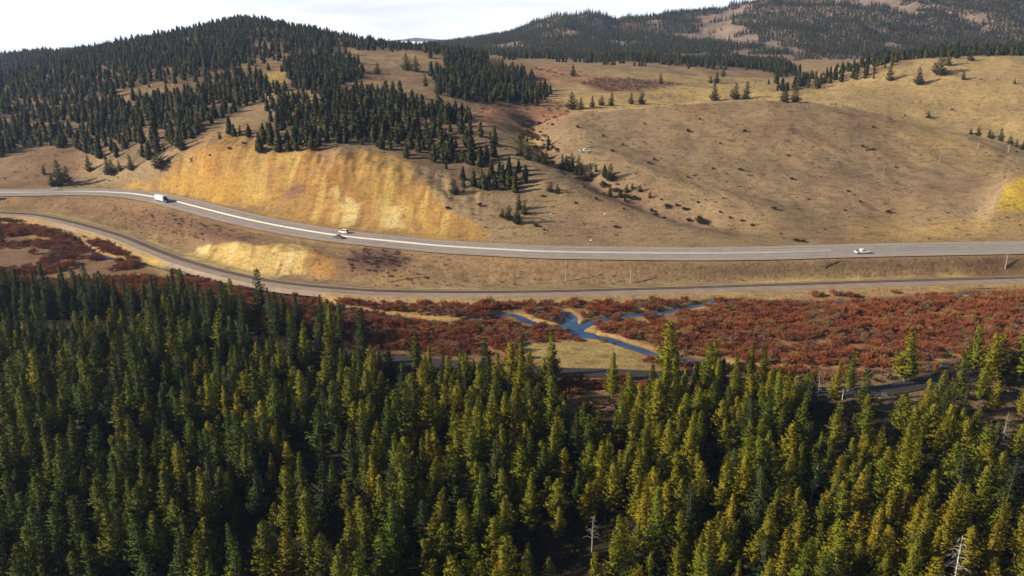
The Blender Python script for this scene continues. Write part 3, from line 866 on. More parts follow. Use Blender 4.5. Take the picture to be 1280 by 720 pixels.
def pine_meshes(seed, Ht, Rad, dens=1.0, lift=0.35, base=0.10, tuft=0.62, whorl=0.42, per=5.5):
    """trunk mesh and crown mesh of one conifer: whorls of limbs carrying needle sprays"""
    r = random.Random(seed)
    tr = MB()
    lean = (r.uniform(-.5, .5), r.uniform(-.5, .5))
    tp = [(lean[0] * t * t, lean[1] * t * t, Ht * t - 0.4) for t in (0, .1, .3, .6, .85, 1.0)]
    tr.tube(tp, [0.26, 0.21, 0.17, 0.11, 0.05, 0.015], 7)
    v = []; f = []

    def blade(p, d, L, w):
        d = d.normalized()
        s_ = d.orthogonal(); s_.rotate(Matrix.Rotation(r.uniform(0, 6.28), 3, d)); s_.normalize()
        n = len(v)
        a = p - d * L * 0.15
        v.extend([tuple(a), tuple(p + d * L * 0.45 + s_ * w), tuple(p + d * L), tuple(p + d * L * 0.4 - s_ * w)])
        f.append((n, n + 1, n + 2, n + 3))

    z = Ht * base
    prof_pow = r.uniform(0.7, 1.2)
    gaps = [(r.uniform(.2, .8), r.uniform(0, 6.28)) for _ in range(3)]
    while z < Ht * 0.985:
        t = z / Ht
        env = Rad * (1 - t) ** prof_pow * min(1.0, 0.5 + (t - base) * 4.0) + 0.12
        nb = max(3, int(per * dens * (0.65 + 0.5 * (1 - t)) + r.random()))
        a0 = r.uniform(0, 6.28)
        for k in range(nb):
            az = a0 + 6.28 * k / nb + r.uniform(-.35, .35)
            L = env * r.uniform(0.62, 1.22)
            for gt, ga in gaps:
                if abs(t - gt) < 0.07 and math.cos(az - ga) > 0.5: L *= 0.45
            el0 = -0.05 + lift * t + r.uniform(-.15, .15)
            p0 = Vector((lean[0] * t * t, lean[1] * t * t, z - 0.4 + r.uniform(-.15, .15)))
            hd = Vector((math.cos(az), math.sin(az), 0))
            ns = max(2, int(L / 0.42))
            for i in range(ns):
                q = (i + 1) / ns
                if q < 0.25 and r.random() < 0.5: continue
                p = p0 + hd * (L * q) + Vector((0, 0, L * (el0 * q + 0.28 * q * q)))
                side = Vector((-hd.y, hd.x, 0))
                up = Vector((0, 0, 1))
                d = hd * r.uniform(.5, 1.0) + up * r.uniform(.25, 0.9) + side * r.uniform(-.6, .6)
                sc = (0.7 + 0.5 * (1 - t)) * (1.15 - 0.35 * q)
                blade(p, d, tuft * sc * r.uniform(.8, 1.3), 0.115 * sc)
                blade(p - hd * .2, d + side * r.uniform(-.8, .8), tuft * sc * r.uniform(.8, 1.2), 0.10 * sc)
                for sgn in (-1, 1):
                    d2 = hd * r.uniform(.1, .8) + side * sgn * r.uniform(.5, 1.0) + up * r.uniform(-.05, .6)
                    blade(p, d2, tuft * sc * r.uniform(.9, 1.5), 0.11 * sc)
                if r.random() < 0.55:
                    d3 = hd * r.uniform(.2, .8) + side * r.uniform(-.7, .7) + up * r.uniform(-.8, -.2)
                    blade(p, d3, tuft * sc * r.uniform(.6, 1.0), 0.14 * sc)
        z += whorl * r.uniform(.75, 1.25)
    top = Vector((lean[0], lean[1], Ht - 0.45))
    for _ in range(6): blade(top - Vector((0, 0, r.uniform(0, .7))), Vector((r.uniform(-.35, .35), r.uniform(-.35, .35), 1)), 0.6, 0.1)
    return tr, v, f


def conifer_protos(n, seed, hr, rr_, mat, name, **kw):
    out = []
    for i in range(n):
        r = random.Random(seed + i)
        Ht = r.uniform(*hr); Rd = r.uniform(*rr_)
        tr, v, f = pine_meshes(seed * 31 + i, Ht, Rd, **kw)
        out.append((tr.mesh(name + '_trunk', M['bark']), leaf_mesh(name + '_crown', v, [mat], seed + i), Ht))
    return out


PINES = conifer_protos(14, 100, (9.0, 13.5), (2.2, 3.3), M['pine'], 'pine', tuft=0.60, whorl=0.36, per=7.0, base=0.15)
SPRUCES = conifer_protos(5, 200, (12.5, 16), (2.5, 3.2), M['spruce'], 'spruce', lift=0.0, tuft=0.62, whorl=0.40, per=6.5)


def far_conifer(seed, Ht, Rad, n, mat, name):
    """trunk and crown in one small mesh for hillsides: drooping spray blades round the axis"""
    r = random.Random(seed)
    v = []; f = []
    tb = MB(); tb.tube([(0, 0, -0.6), (0, 0, Ht * 0.5), (0, 0, Ht * 0.97)], [0.2, 0.12, 0.03], 4)
    nt_ = len(tb.f)
    pw = r.uniform(.7, 1.0)
    for i in range(n):
        t = 0.06 + 0.93 * (1 - math.sqrt(1 - r.random() * 0.995))
        env = Rad * (1 - t) ** pw * min(1, .55 + t * 3) + 0.12
        az = r.uniform(0, 6.28); rad = env * r.uniform(.25, .95)
        hd = Vector((math.cos(az), math.sin(az), 0)); sd = Vector((-hd.y, hd.x, 0))
        p = hd * rad * 0.75 + Vector((0, 0, t * Ht))
        d = (hd * r.uniform(.4, 1) + Vector((0, 0, r.uniform(-.1, 1.0))) + sd * r.uniform(-.5, .5)).normalized()
        s_ = (sd + Vector((0, 0, r.uniform(-.7, .7)))).normalized()
        L = (0.9 + 0.7 * (1 - t)) * Rad * 0.42; w = L * 0.42
        k = len(v)
        v.extend([tuple(p - d * L * .5), tuple(p + s_ * w), tuple(p + d * L * .7), tuple(p - s_ * w)])
        f.append((k, k + 1, k + 2, k + 3))
    me = leaf_mesh(name, v, [mat, M['bark']], seed, extra=tb)
    return me, Ht


FIRS = [far_conifer(300 + i, h, w, n, M['fir'], 'fir_tree') for i, (h, w, n) in enumerate([(10.5, 2.9, 400), (12, 2.8, 420), (9, 3.0, 360), (12.5, 3.2, 460), (7.5, 2.7, 320), (10, 2.5, 360)])]
FIR_PARTS = []
for i, (h, w) in enumerate([(10.5, 3.7), (9, 3.9), (11, 3.5)]):
    tr, v, f = pine_meshes(900 + i, h, w, lift=0.15, base=0.05, tuft=0.75, whorl=0.5, per=6)
    FIR_PARTS.append((tr.mesh('fir_trunk', M['bark']), leaf_mesh('fir_crown', v, [M['fir']], 40 + i), h))
FAR = [far_conifer(400 + i, h, w, n, M['fir'], 'far_conifer') for i, (h, w, n) in enumerate([(12, 3.4, 60), (14, 3.6, 70), (10, 3.2, 50)])]


def willow_mesh(seed, mat, Ht=2.6, Rad=2.3, stems=46):
    r = random.Random(seed); v = []; f = []
    lobes = [(r.uniform(-.5, .5) * Rad, r.uniform(-.5, .5) * Rad, r.uniform(.7, 1.0)) for _ in range(3)]

    def strip(p, q, w):
        d = (q - p).normalized(); s_ = d.orthogonal(); s_.rotate(Matrix.Rotation(r.uniform(0, 6.28), 3, d)); s_ = s_.normalized() * w
        n = len(v); v.extend([tuple(p - s_), tuple(p + s_), tuple(q + s_ * .25), tuple(q - s_ * .25)]); f.append((n, n + 1, n + 2, n + 3))
    for i in range(stems):
        lx, ly, lh = lobes[i % 3]
        az = r.uniform(0, 6.28); k = math.sqrt(r.random())
        b0 = Vector((lx * .6 + .25 * math.cos(az), ly * .6 + .25 * math.sin(az), -0.15))
        tip = Vector((lx + math.cos(az) * k * Rad * .75, ly + math.sin(az) * k * Rad * .75, Ht * lh * (1 - .55 * k * k) * r.uniform(.8, 1.1)))
        m_ = b0.lerp(tip, .5) + Vector((0, 0, .25))
        strip(b0, m_, .07); strip(m_, tip, .06)
        for _ in range(20):
            t = r.uniform(.1, 1); p = m_.lerp(tip, t)
            d = (tip - b0).normalized() + Vector((r.uniform(-.9, .9), r.uniform(-.9, .9), r.uniform(-.2, .9)))
            strip(p, p + d.normalized() * r.uniform(.4, .9), .046)
    return np_mesh('willow_shrub', v, f, [mat])


WILLOWS = [willow_mesh(500 + i, M['willow'], h, w, n) for i, (h, w, n) in enumerate([(2.6, 2.4, 46), (3.1, 2.6, 54), (2.1, 2.1, 40), (2.8, 3.0, 60), (1.7, 1.8, 32)])]
SAGES = [willow_mesh(600 + i, M['sage'], h, w, n) for i, (h, w, n) in enumerate([(1.5, 1.3, 34), (1.1, 1.5, 34), (1.9, 1.4, 40)])]
MAUVES = [willow_mesh(650 + i, M['mauve'], h, w, n) for i, (h, w, n) in enumerate([(1.6, 2.2, 24), (1.3, 2.0, 22)])]


def scatter(name, pts, protos, label, cat):
    """ONE object: copies of the proto meshes on points (x, y, z, rot, scale, variant)"""
    me = bpy.data.meshes.new(name)
    me.from_pydata([p[:3] for p in pts], [], [])
    for nm, k in (('spin', 3), ('size', 4)):
        a = me.attributes.new(nm, 'FLOAT', 'POINT'); a.data.foreach_set('value', [float(p[k]) for p in pts])
    a = me.attributes.new('kind_index', 'INT', 'POINT'); a.data.foreach_set('value', [int(p[5]) for p in pts])
    o = mobj(name, me)
    ng = bpy.data.node_groups.new(name + '_scatter', 'GeometryNodeTree')
    ng.interface.new_socket('Geometry', in_out='INPUT', socket_type='NodeSocketGeometry')
    ng.interface.new_socket('Geometry', in_out='OUTPUT', socket_type='NodeSocketGeometry')
    gi = ng.nodes.new('NodeGroupInput'); go = ng.nodes.new('NodeGroupOutput')
    j = ng.nodes.new('GeometryNodeJoinGeometry'); ng.links.new(j.outputs[0], go.inputs[0])

    def attr(nm, t):
        n = ng.nodes.new('GeometryNodeInputNamedAttribute'); n.data_type = t; n.inputs[0].default_value = nm; return n.outputs[0]
    sp_ = attr('spin', 'FLOAT'); sz = attr('size', 'FLOAT'); kd = attr('kind_index', 'INT')
    cx = ng.nodes.new('ShaderNodeCombineXYZ'); ng.links.new(sp_, cx.inputs[2])
    for k, pm in enumerate(protos):
        po = bpy.data.objects.new(name + '_source', pm)
        oi = ng.nodes.new('GeometryNodeObjectInfo'); oi.inputs['Object'].default_value = po; oi.inputs['As Instance'].default_value = True
        cmp = ng.nodes.new('FunctionNodeCompare'); cmp.data_type = 'INT'; cmp.operation = 'EQUAL'
        ng.links.new(kd, cmp.inputs[2]); cmp.inputs[3].default_value = k
        ip = ng.nodes.new('GeometryNodeInstanceOnPoints')
        ng.links.new(gi.outputs[0], ip.inputs['Points']); ng.links.new(cmp.outputs[0], ip.inputs['Selection'])
        ng.links.new(oi.outputs['Geometry'], ip.inputs['Instance']); ng.links.new(cx.outputs[0], ip.inputs['Rotation']); ng.links.new(sz, ip.inputs['Scale'])
        ng.links.new(ip.outputs[0], j.inputs[0])
    md = o.modifiers.new('scatter', 'NODES'); md.node_group = ng
    return tag(o, label, cat, kind='stuff')


def poisson(x0, x1, y0, y1, rad, seed, n_try=None):
    """jittered points with a minimum distance, numpy grid"""
    r = np.random.default_rng(seed)
    cell = rad / math.sqrt(2)
    gx, gy = int((x1 - x0) / cell) + 1, int((y1 - y0) / cell) + 1
    grid = {}
    out = []
    n = n_try or int(gx * gy * 2.2)
    cand = np.stack([r.uniform(x0, x1, n), r.uniform(y0, y1, n)], 1)
    for x, y in cand:
        i, k = int((x - x0) / cell), int((y - y0) / cell)
        ok = True
        for a in range(i - 2, i + 3):
            for b in range(k - 2, k + 3):
                q = grid.get((a, b))
                if q and (q[0] - x) ** 2 + (q[1] - y) ** 2 < rad * rad: ok = False; break
            if not ok: break
        if ok: grid[(i, k)] = (x, y); out.append((x, y))
    return np.array(out)


def put_tree(name, proto, loc, rz, s, label, cat, group=None, tint=None):
    root = empty(name, loc, rz, s=s)
    tag(root, label, cat, group)
    t = mobj('trunk', proto[0], root); c = mobj('crown', proto[1], root)
    if tint: c.color = (*tint, 1)
    return root


SNAGS = [(1186, 765, 13, (-.05, .18), 1, 'white bare dead tree leaning among close pines', 3.0), (634, 508, 13, (0, .06), 2, 'slim grey dead tree standing above the pines near the meadow', 1.3), (740, 690, 9, (0, -.03), 3, 'grey dead tree with bare branches in the middle of the forest', 1.8),
         (6, 668, 15, (0, .1), 4, 'pale dead tree at the forest edge of the view', 2.4), (1022, 510, 11, (0, .1), 5, 'grey leaning dead tree next to the clearing', 1.2), (1012, 632, 12, (0, .12), 6, 'pale leaning dead trunk against a broad pine', 0.8), (1248, 575, 14, (0, 0), 7, 'thin reddish dead tree behind the clearing', 1.4)]
SNAG_AT = [ground(a[0], a[1]) for a in SNAGS]
VIEWS = [(1105, 494, 9, ground(1105, 499, 100)[1]), (1051, 497, 9, ground(1051, 512, 100)[1]), (1056, 508, 7, ground(1051, 512, 100)[1]), (1275, 580, 16, ground(1275, 590)[1]), (1188, 690, 12, SNAG_AT[0][1]), (1190, 665, 10, SNAG_AT[0][1]),
         (634, 475, 5, SNAG_AT[1][1]), (738, 620, 8, SNAG_AT[2][1]), (1020, 590, 6, SNAG_AT[5][1]), (1098, 468, 8, 215), (732, 464, 22, 213), (715, 445, 28, 230), (770, 446, 22, 230)]


def blocks_view(px, py, tx, ty, y):
    for vx, vy, vr, vY in VIEWS:
        if y > vY: continue
        if ty - 4 < vy < py + 4:
            t = (vy - ty) / (py - ty + 1e-6)
            if abs(px - vx) < vr + 14 * max(0, min(1, t * 1.6)): return True
    return False


# ---- near forest
cand = poisson(-250, 235, 62, 300, 3.3, 5)
near_trees = []
for x, y in cand:
    v = x / y
    if y > edge_at(v) + random.uniform(-5, 2): continue
    z = float(hz(x, y))
    px, py = project(x, y, z)
    tx, ty = project(x, y, z + 13)
    if tx < -160 or tx > 1370 or ty > 735: continue
    if float(polydist(np.array([x]), np.array([y]), RD[::2, :2].tolist())[0]) < 6.5: continue
    gapn = float(fbm(x, y, 15, 2, 91))
    if gapn < -0.28 and random.random() < 0.75: continue
    if inpoly(np.array(px), np.array(py), CLEAR) and random.random() < 0.86: continue
    if blocks_view(px, py, tx, ty, y) or min(math.hypot(x - q[0], y - q[1]) for q in SNAG_AT) < 2.6: continue
    near_trees.append((x, y, z, px, py, tx, ty))
# the big trees one can point at near the creek and in the clearing
extra_px = [(835, 470, 17), (690, 482, 16), (1130, 478, 15.5), (1060, 490, 12), (1215, 470, 16), (1245, 480, 15), (1195, 500, 14), (1270, 480, 16), (936, 475, 12), (1170, 520, 13), (328, 398, 18), (232, 392, 17), (890, 480, 13), (765, 500, 14), (220, 390, 16)]
random.shuffle(near_trees)
pines = []; spruces = []
for (x, y, z, px, py, tx, ty) in near_trees:
    e = edge_at(x / y)
    dark = (tx < 620 and y > e - 34 and random.random() < (0.95 - 0.0010 * max(tx, 0))) or random.random() < (0.16 if tx < 420 else 0.05)  # spruces along the creek edge; extra dark ones at left stand in for shade
    (spruces if dark else pines).append([x, y, z, tx, ty])
pines.sort(key=lambda t: t[1])
print('pines', len(pines), 'spruces', len(spruces))
stuff_pts = []
for i, (x, y, z, tx, ty) in enumerate(pines):
    pr = random.randrange(len(PINES)); s = random.choice([random.uniform(.5, .8), random.uniform(.75, 1.0), random.uniform(.85, 1.1), random.uniform(1.0, 1.32)]); rz = random.uniform(0, 6.28)
    painted_lit = min(1, max(0, (tx - 60) / 620))          # shade over the left of the stand, put into the needle colour
    if i >= 285: stuff_pts.append((x, y, z, rz, s, pr + (len(PINES) if random.random() > 0.12 + 0.75 * painted_lit else 0))); continue
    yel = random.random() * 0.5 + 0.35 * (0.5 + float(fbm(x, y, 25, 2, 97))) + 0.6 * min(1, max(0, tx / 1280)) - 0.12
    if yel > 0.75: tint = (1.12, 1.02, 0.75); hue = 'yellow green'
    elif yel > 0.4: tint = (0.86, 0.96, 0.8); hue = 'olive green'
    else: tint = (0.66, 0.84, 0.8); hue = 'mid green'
    tint = tuple(q * (0.62 + 0.40 * painted_lit) for q in tint)  # needle tint dimmed toward the left as painted shade
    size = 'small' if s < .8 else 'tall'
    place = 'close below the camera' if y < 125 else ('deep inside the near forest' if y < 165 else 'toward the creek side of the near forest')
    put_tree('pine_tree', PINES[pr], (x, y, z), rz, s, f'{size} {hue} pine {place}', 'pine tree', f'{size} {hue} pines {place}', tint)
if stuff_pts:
    shaded_crowns = []
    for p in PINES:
        q = p[1].copy(); q.materials.clear(); q.materials.append(M['pine_shaded']); shaded_crowns.append(q)
    scatter('pine_stand', stuff_pts, [p[1] for p in PINES] + shaded_crowns, 'green pine stand thinning toward the creek and dark road', 'pine stand')
for (x, y, z, tx, ty) in spruces:
    pr = random.randrange(len(SPRUCES)); s = random.uniform(.75, 1.08)
    put_tree('spruce_tree', SPRUCES[pr], (x, y, z), random.uniform(0, 6.28), s, 'dark green spruce among the near forest', 'spruce tree', 'dark spruces of the near forest')
ex_lab = ['tall full pine standing alone at the creek beside the dry meadow', 'dark pine at the forest corner next to the dry meadow', 'tall pine with bare lower trunk at the edge of the clearing', 'pine beside the white board in the clearing',
          'broad pine behind the clearing by the willows', 'tall pine leaning over the brown clearing', 'yellow green pine in the middle of the clearing', 'broad pine on the far side of the clearing', 'slim pine against the red willows',
          'small pine on bare ground of the clearing', 'dark tall spruce against the ochre railway bank', 'spruce tip in front of the railway curve', 'slender pine at the willow edge by the small pool', 'pine in front of the dark narrow road', 'shorter spruce at the railway curve']
for k, ((px, py, h), lb) in enumerate(zip(extra_px, ex_lab)):
    x, y, z = ground(px, py)
    isd = px < 340
    pr = (SPRUCES if isd else PINES)[k % 5]
    put_tree('spruce_tree' if isd else 'pine_tree', pr, (x, y, z), random.uniform(0, 6), h / pr[2], lb, 'spruce tree' if isd else 'pine tree', None, None if isd else random.choice([(1.05, 1, .8), (.85, .95, .8)]))

# ---- hillside trees
hill = []
for key, (pts, y0, y1, dens) in F_DENSE.items():
    xs_ = [p[0] for p in pts]
    rad = 4.6 if y1 < 800 else (5.2 if key in ('west_slope', 'knoll', 'draw', 'sparse_slope') else 6.0)
    xl = (max(min(xs_), -120) - 640) / F / .93; xh = (min(max(xs_), 1330) - 640) / F / .93
    X0 = min(xl * y0, xl * y1); X1 = max(xh * y0, xh * y1)
    area = (X1 - X0) * (y1 - y0)
    c = poisson(X0, X1, y0, y1, rad, sum(map(ord, key)), min(90000, int(area / rad / rad * 2.6)))
    z = hz(c[:, 0], c[:, 1])
    px, py = project(c[:, 0], c[:, 1], z)
    wb = fbm(c[:, 0], c[:, 1], 30, 3, 101)
    ok = (sdist(px, py, pts) + 9 * wb > 0) & (px > -80) & (px < 1350)
    for cl in CLEARINGS: ok &= ~inpoly(px, py, cl)
    keep = rng.random(len(c)) < np.clip(dens + (wb * 0.9 if dens < .78 else wb * 0.55), 0.03, 1)
    ok &= keep
    for x, y, zz, p_, q_ in zip(c[ok, 0], c[ok, 1], z[ok], px[ok], py[ok]): hill.append([x, y, zz, p_, q_, key])
    print(key, int(ok.sum()))
LAB = {'west_slope': 'dark fir in the thick forest on the shaded hill', 'spur': 'dark fir in the dense belt above the ochre cut', 'lower_clump': 'green fir in the clump just above the highway', 'sparse_slope': 'scattered fir on the open slope above the ochre cut',
       'draw': 'fir in the wooded draw beside the rosy meadow', 'knoll': 'fir on the small wooded knoll', 'summit': 'fir on the summit ridge', 'treeline': 'fir of the long treeline below the mountains', 'far_belt': 'fir in the belt behind the golden hill', 'shoulder_belt': 'fir in the ragged belt on the shoulder of the golden hill', 'back_ridge': 'fir on the dark back ridge'}
# trees one can point at: (foot px, foot py, height px, label)
solo = [(784, 0, 0, '')]
SOLO = [
    (893, 126, 22, 'broad fir standing first on the crest of the bare hill'), (919, 124, 20, 'fir with a thin top on the bare hill crest'), (932, 124, 22, 'bushy fir close beside the thin topped one on the bare crest'),
    (981, 128, 23, 'taller fir of the pair at the end of the bare crest'), (994, 128, 19, 'shorter fir of the pair at the end of the bare crest'), (1112, 101, 20, 'lone fir low on the golden hill slope'), (1148, 106, 22, 'round lone fir on the golden hill slope'),
    (1174, 94, 26, 'largest fir high on the golden hill'), (1185, 82, 18, 'fir just above the largest one on the golden hill'), (1196, 73, 15, 'fir at the golden hill top'), (1213, 76, 12, 'low wide fir at the golden hill top'), (1204, 100, 12, 'small fir alone on the golden hill face'), (1268, 105, 7, 'tiny fir on the golden hill face'),
    (1160, 148, 9, 'small round fir on the crest near the gully'), (764, 132, 17, 'fir at the rim of the bare hill beside the meadow'), (789, 130, 14, 'fir in the rim row above the meadow'), (802, 130, 16, 'tall fir in the rim row above the meadow'), (826, 105, 13, 'lone fir on the meadow'), (716, 95, 14, 'lone fir at the plateau edge'),
    (715, 137, 22, 'fir leading the loose row on the meadow'), (726, 137, 15, 'short fir in the loose row on the meadow'), (740, 134, 14, 'yellowish fir in the loose row on the meadow'), (752, 132, 13, 'last fir of the loose row on the meadow'),
    (532, 108, 15, 'lone fir on the grass left of the wooded draw'), (549, 118, 22, 'fir at the lower tip of the wooded draw'), (508, 88, 22, 'fir in the pair below the ridge'), (520, 90, 20, 'second fir of the pair below the ridge'), (452, 98, 15, 'fir on the grass slope beside the knoll'), (472, 92, 14, 'small fir on the grass slope below the ridge'),
    (650, 195, 22, 'first fir of the row down the gully'), (660, 200, 20, 'fir second in the row down the gully'), (672, 203, 14, 'short fir in the row down the gully'), (683, 206, 18, 'fir at the bend of the gully row'), (703, 212, 20, 'full fir mid gully row'), (714, 215, 24, 'tallest fir of the gully row below the parked pickup'), (724, 216, 22, 'yellow green fir beside the tallest of the gully row'), (738, 222, 18, 'fir closing the gully row'),
    (762, 226, 22, 'dark fir beyond the gully row'), (745, 215, 10, 'small fir at the gully row end'), (762, 246, 14, 'short fir below the gully'), (688, 240, 14, 'small fir on open slope above the pole'), (697, 242, 13, 'companion of the small fir above the pole'), (790, 236, 8, 'small fir at the lower gully'), (800, 240, 10, 'little fir at the lower gully'), (812, 248, 9, 'last little fir of the lower gully'), (783, 241, 12, 'thin fir at the lower gully'),
    (636, 275, 20, 'fir at the lower end of the slope clump'), (646, 280, 24, 'bushy fir lowest above the highway'), (655, 268, 18, 'fir behind the lowest bushy one'), (628, 272, 12, 'short fir at the lower end of the slope clump'), (649, 262, 20, 'fir on top of the small lowest clump'), (600, 236, 14, 'short fir at the foot of the slope clump'), (568, 243, 20, 'tall fir at the corner of the slope clump'),
    (75, 232, 32, 'large dark fir by the highway shoulder'), (66, 233, 18, 'wide fir beside the large one at the highway'), (84, 229, 22, 'fir touching the large one at the highway'), (112, 214, 20, 'fir alone on brown grass below the forest'), (135, 218, 22, 'fir pair member below the forest'), (140, 219, 20, 'second of the fir pair below the forest'), (150, 214, 14, 'short fir below the forest'),
    (164, 213, 20, 'fir at the forest hem'), (200, 211, 30, 'tall dark fir standing out from the forest'), (186, 200, 18, 'short fir at the forest hem'), (228, 188, 24, 'dark fir at the open slope edge'), (248, 164, 24, 'big round fir at the open slope edge'), (275, 174, 10, 'small fir on the ochre rim'), (300, 168, 12, 'small fir at the start of the dense belt'), (215, 178, 22, 'fir on the slope shoulder'), (55, 218, 12, 'small fir on brown grass by the forest'),
    (1213, 168, 8, 'small fir heading the gully trees on the bare hill'), (1222, 170, 12, 'fir in the gully trees'), (1236, 172, 11, 'dark fir in the gully trees'), (1250, 176, 16, 'tallest fir of the gully trees'), (1262, 181, 12, 'fir next to the pale pole'), (1270, 184, 10, 'short fir by the pale pole'), (1278, 187, 12, 'fir last in the gully trees'), (1240, 174, 9, 'low fir in the gully trees'),
    (904, 96, 12, 'fir in front of the treeline'), (896, 104, 14, 'fir at the pale meadow edge'), (888, 104, 10, 'low fir at the pale meadow edge'), (4, 305, 18, 'dark fir on the grey terrace by the creek'),
]
inds = 0
for k, (px, py, hp, lb) in enumerate(SOLO):
    x, y, z = ground(px, py, 250)
    d = y * cp - (z - H) * sp
    h = hp * d / F * 1.04
    pr = FIR_PARTS[k % 3]
    put_tree('fir_tree', pr, (x, y, z - 0.1), random.uniform(0, 6), h / pr[2], lb, 'fir tree'); inds += 1
hill.sort(key=lambda t: t[1])
stuff_pts = []
for (x, y, z, px, py, key) in hill:
    pr = random.randrange(len(FIRS)); s = random.choice([random.uniform(.4, .75), random.uniform(.7, 1.0), random.uniform(.8, 1.1), random.uniform(.9, 1.25)]); rz = random.uniform(0, 6.28)
    if inds < 284 and -10 < px < 1290 and key in ('spur', 'lower_clump', 'sparse_slope', 'west_slope'):
        o = mobj('fir_tree', FIRS[pr][0]); o.location = (x, y, z - .1); o.rotation_euler = (0, 0, rz); o.scale = (s, s, s)
        tag(o, LAB[key], 'fir tree', LAB[key].replace('fir', 'firs', 1)); inds += 1
    else: stuff_pts.append((x, y, z - .1, rz, s, pr))
print('hill trees', len(hill), 'stuff', len(stuff_pts))
scatter('hillside_forest', stuff_pts, [p[0] for p in FIRS], 'dark conifer forest covering the hillside and ridges', 'forest')

# mountain forest
c = poisson(-250, 2150, 1430, 2560, 6.2, 77, 170000)
jv = np.clip(np.searchsorted(mvs, c[:, 0] / c[:, 1]), 1, 499); jt = np.clip(((c[:, 1] - 1420) / 1500 * 149).astype(int), 0, 148)
fr = (c[:, 1] - 1420) / 1500 * 149 - jt
zz = MZ[jv, jt] * (1 - fr) + MZ[jv, jt + 1] * fr
px, py = project(c[:, 0], c[:, 1], zz)
dn = fbm(c[:, 0], c[:, 1], 130, 5, 111, .65) * 1.8 + fbm(c[:, 0], c[:, 1], 40, 2, 113) * 0.4 + 0.42
ok = (px > 470) & (px < 1330) & (py > -40) & (dn > 0) & (zz > hz(c[:, 0], np.minimum(c[:, 1], 2100)))
mp_ = [(x, y, z - .2, random.uniform(0, 6.28), random.uniform(.8, 1.35), random.randrange(3)) for x, y, z in zip(c[ok, 0], c[ok, 1], zz[ok])]
print('mountain trees', len(mp_))
scatter('mountain_forest', mp_, [p[0] for p in FAR], 'far dark conifer woods on the mountain range', 'forest')

# ---- willows on the valley floor
c = poisson(-330, 340, 190, 425, 2.05, 88)
z = hz(c[:, 0], c[:, 1]); px, py = project(c[:, 0], c[:, 1], z)
vv = c[:, 0] / c[:, 1]
drr = polydist(c[:, 0], c[:, 1], RR[::3, :2].tolist()); drd = polydist(c[:, 0], c[:, 1], RD[::3, :2].tolist())
dr = np.full(len(c), 1e9)
for r_ in RIV: dr = np.minimum(dr, polydist(c[:, 0], c[:, 1], r_[:, :2].tolist()))
dr = np.minimum(dr, np.hypot((c[:, 0] - poolx) / 1.3, c[:, 1] - pooly) - 2.0)
dr2 = np.full(len(c), 1e9)
for r_ in RIV:
    for dy_ in (3.0, 6.0): dr2 = np.minimum(dr2, polydist(c[:, 0], c[:, 1] + dy_, r_[:, :2].tolist()))
seen = (c[:, 0] > -45) & (c[:, 0] < 85) & (dr2 < 2.4) & (fbm(c[:, 0], c[:, 1], 9, 2, 125) > -.04)
ryy = np.interp(vv, RR[:, 0] / RR[:, 1], RR[:, 1])
dens = fbm(c[:, 0], c[:, 1], 11, 3, 121)
ok = (c[:, 1] < ryy) & (drr > 9.0) & (drd > 7) & (dr > 3.0 - 1.2 * (c[:, 0] < -40) - 0.5 * (c[:, 0] > 80) + 2.2 * fbm(c[:, 0], c[:, 1], 11, 2, 123)) & (z > 0.5) & (z < 2.6) & (dens > -0.50 - 0.08 * (c[:, 0] > 30)) & ~seen & (px > -40) & (px < 1330) & (c[:, 1] > edge_at(vv) - 4)
ok &= ~inpoly(px, py, MEAD)
ok &= ~(inpoly(px, py, CLEAR) & (rng.random(len(c)) < .85))
left = px < 240
terr = [(-60, 302), (40, 292), (120, 318), (190, 335), (240, 350), (60, 352), (-60, 345)]
ok &= ~(left & inpoly(px, py, terr) & (dens < 0.15))
ok &= ~(left & inpoly(px, py, [(170, 316), (216, 312), (236, 330), (212, 345), (175, 340)]))
W = [(x, y, zz, p_, q_) for x, y, zz, p_, q_ in zip(c[ok, 0], c[ok, 1], z[ok], px[ok], py[ok])]
W.sort(key=lambda t: t[1])
print('willows', len(W))
stuff_pts = []
nW = 0
for i, (x, y, zz, p_, q_) in enumerate(W):
    pr = random.randrange(len(WILLOWS)); s = random.uniform(.5, .95) + 0.5 * max(0, float(fbm(x, y, 13, 2, 127))); rz = random.uniform(0, 6.28)
    hidden = q_ > project(x, edge_at(x / y), 18)[1] + 25
    if nW < 290 and not hidden and 0 < p_ < 1280:
        nW += 1
        o = mobj('willow_shrub', WILLOWS[pr]); o.location = (x, y, zz); o.rotation_euler = (0, 0, rz); o.scale = (s,) * 3
        where = 'beside the creek channel' if dr[ok][0] < 0 else None
        lb = ('low ' if WILLOWS[pr] in (WILLOWS[2], WILLOWS[4]) else 'bushy ') + 'red willow shrub in the ' + ('thicket between pines and creek' if p_ > 640 else 'thicket behind the dark spruces')
        tag(o, lb, 'willow shrub', lb.replace('shrub', 'shrubs'))
    else: stuff_pts.append((x, y, zz, rz, s, pr))
scatter('willow_thicket', stuff_pts, WILLOWS, 'rusty red willow thicket filling the valley floor', 'willow thicket')

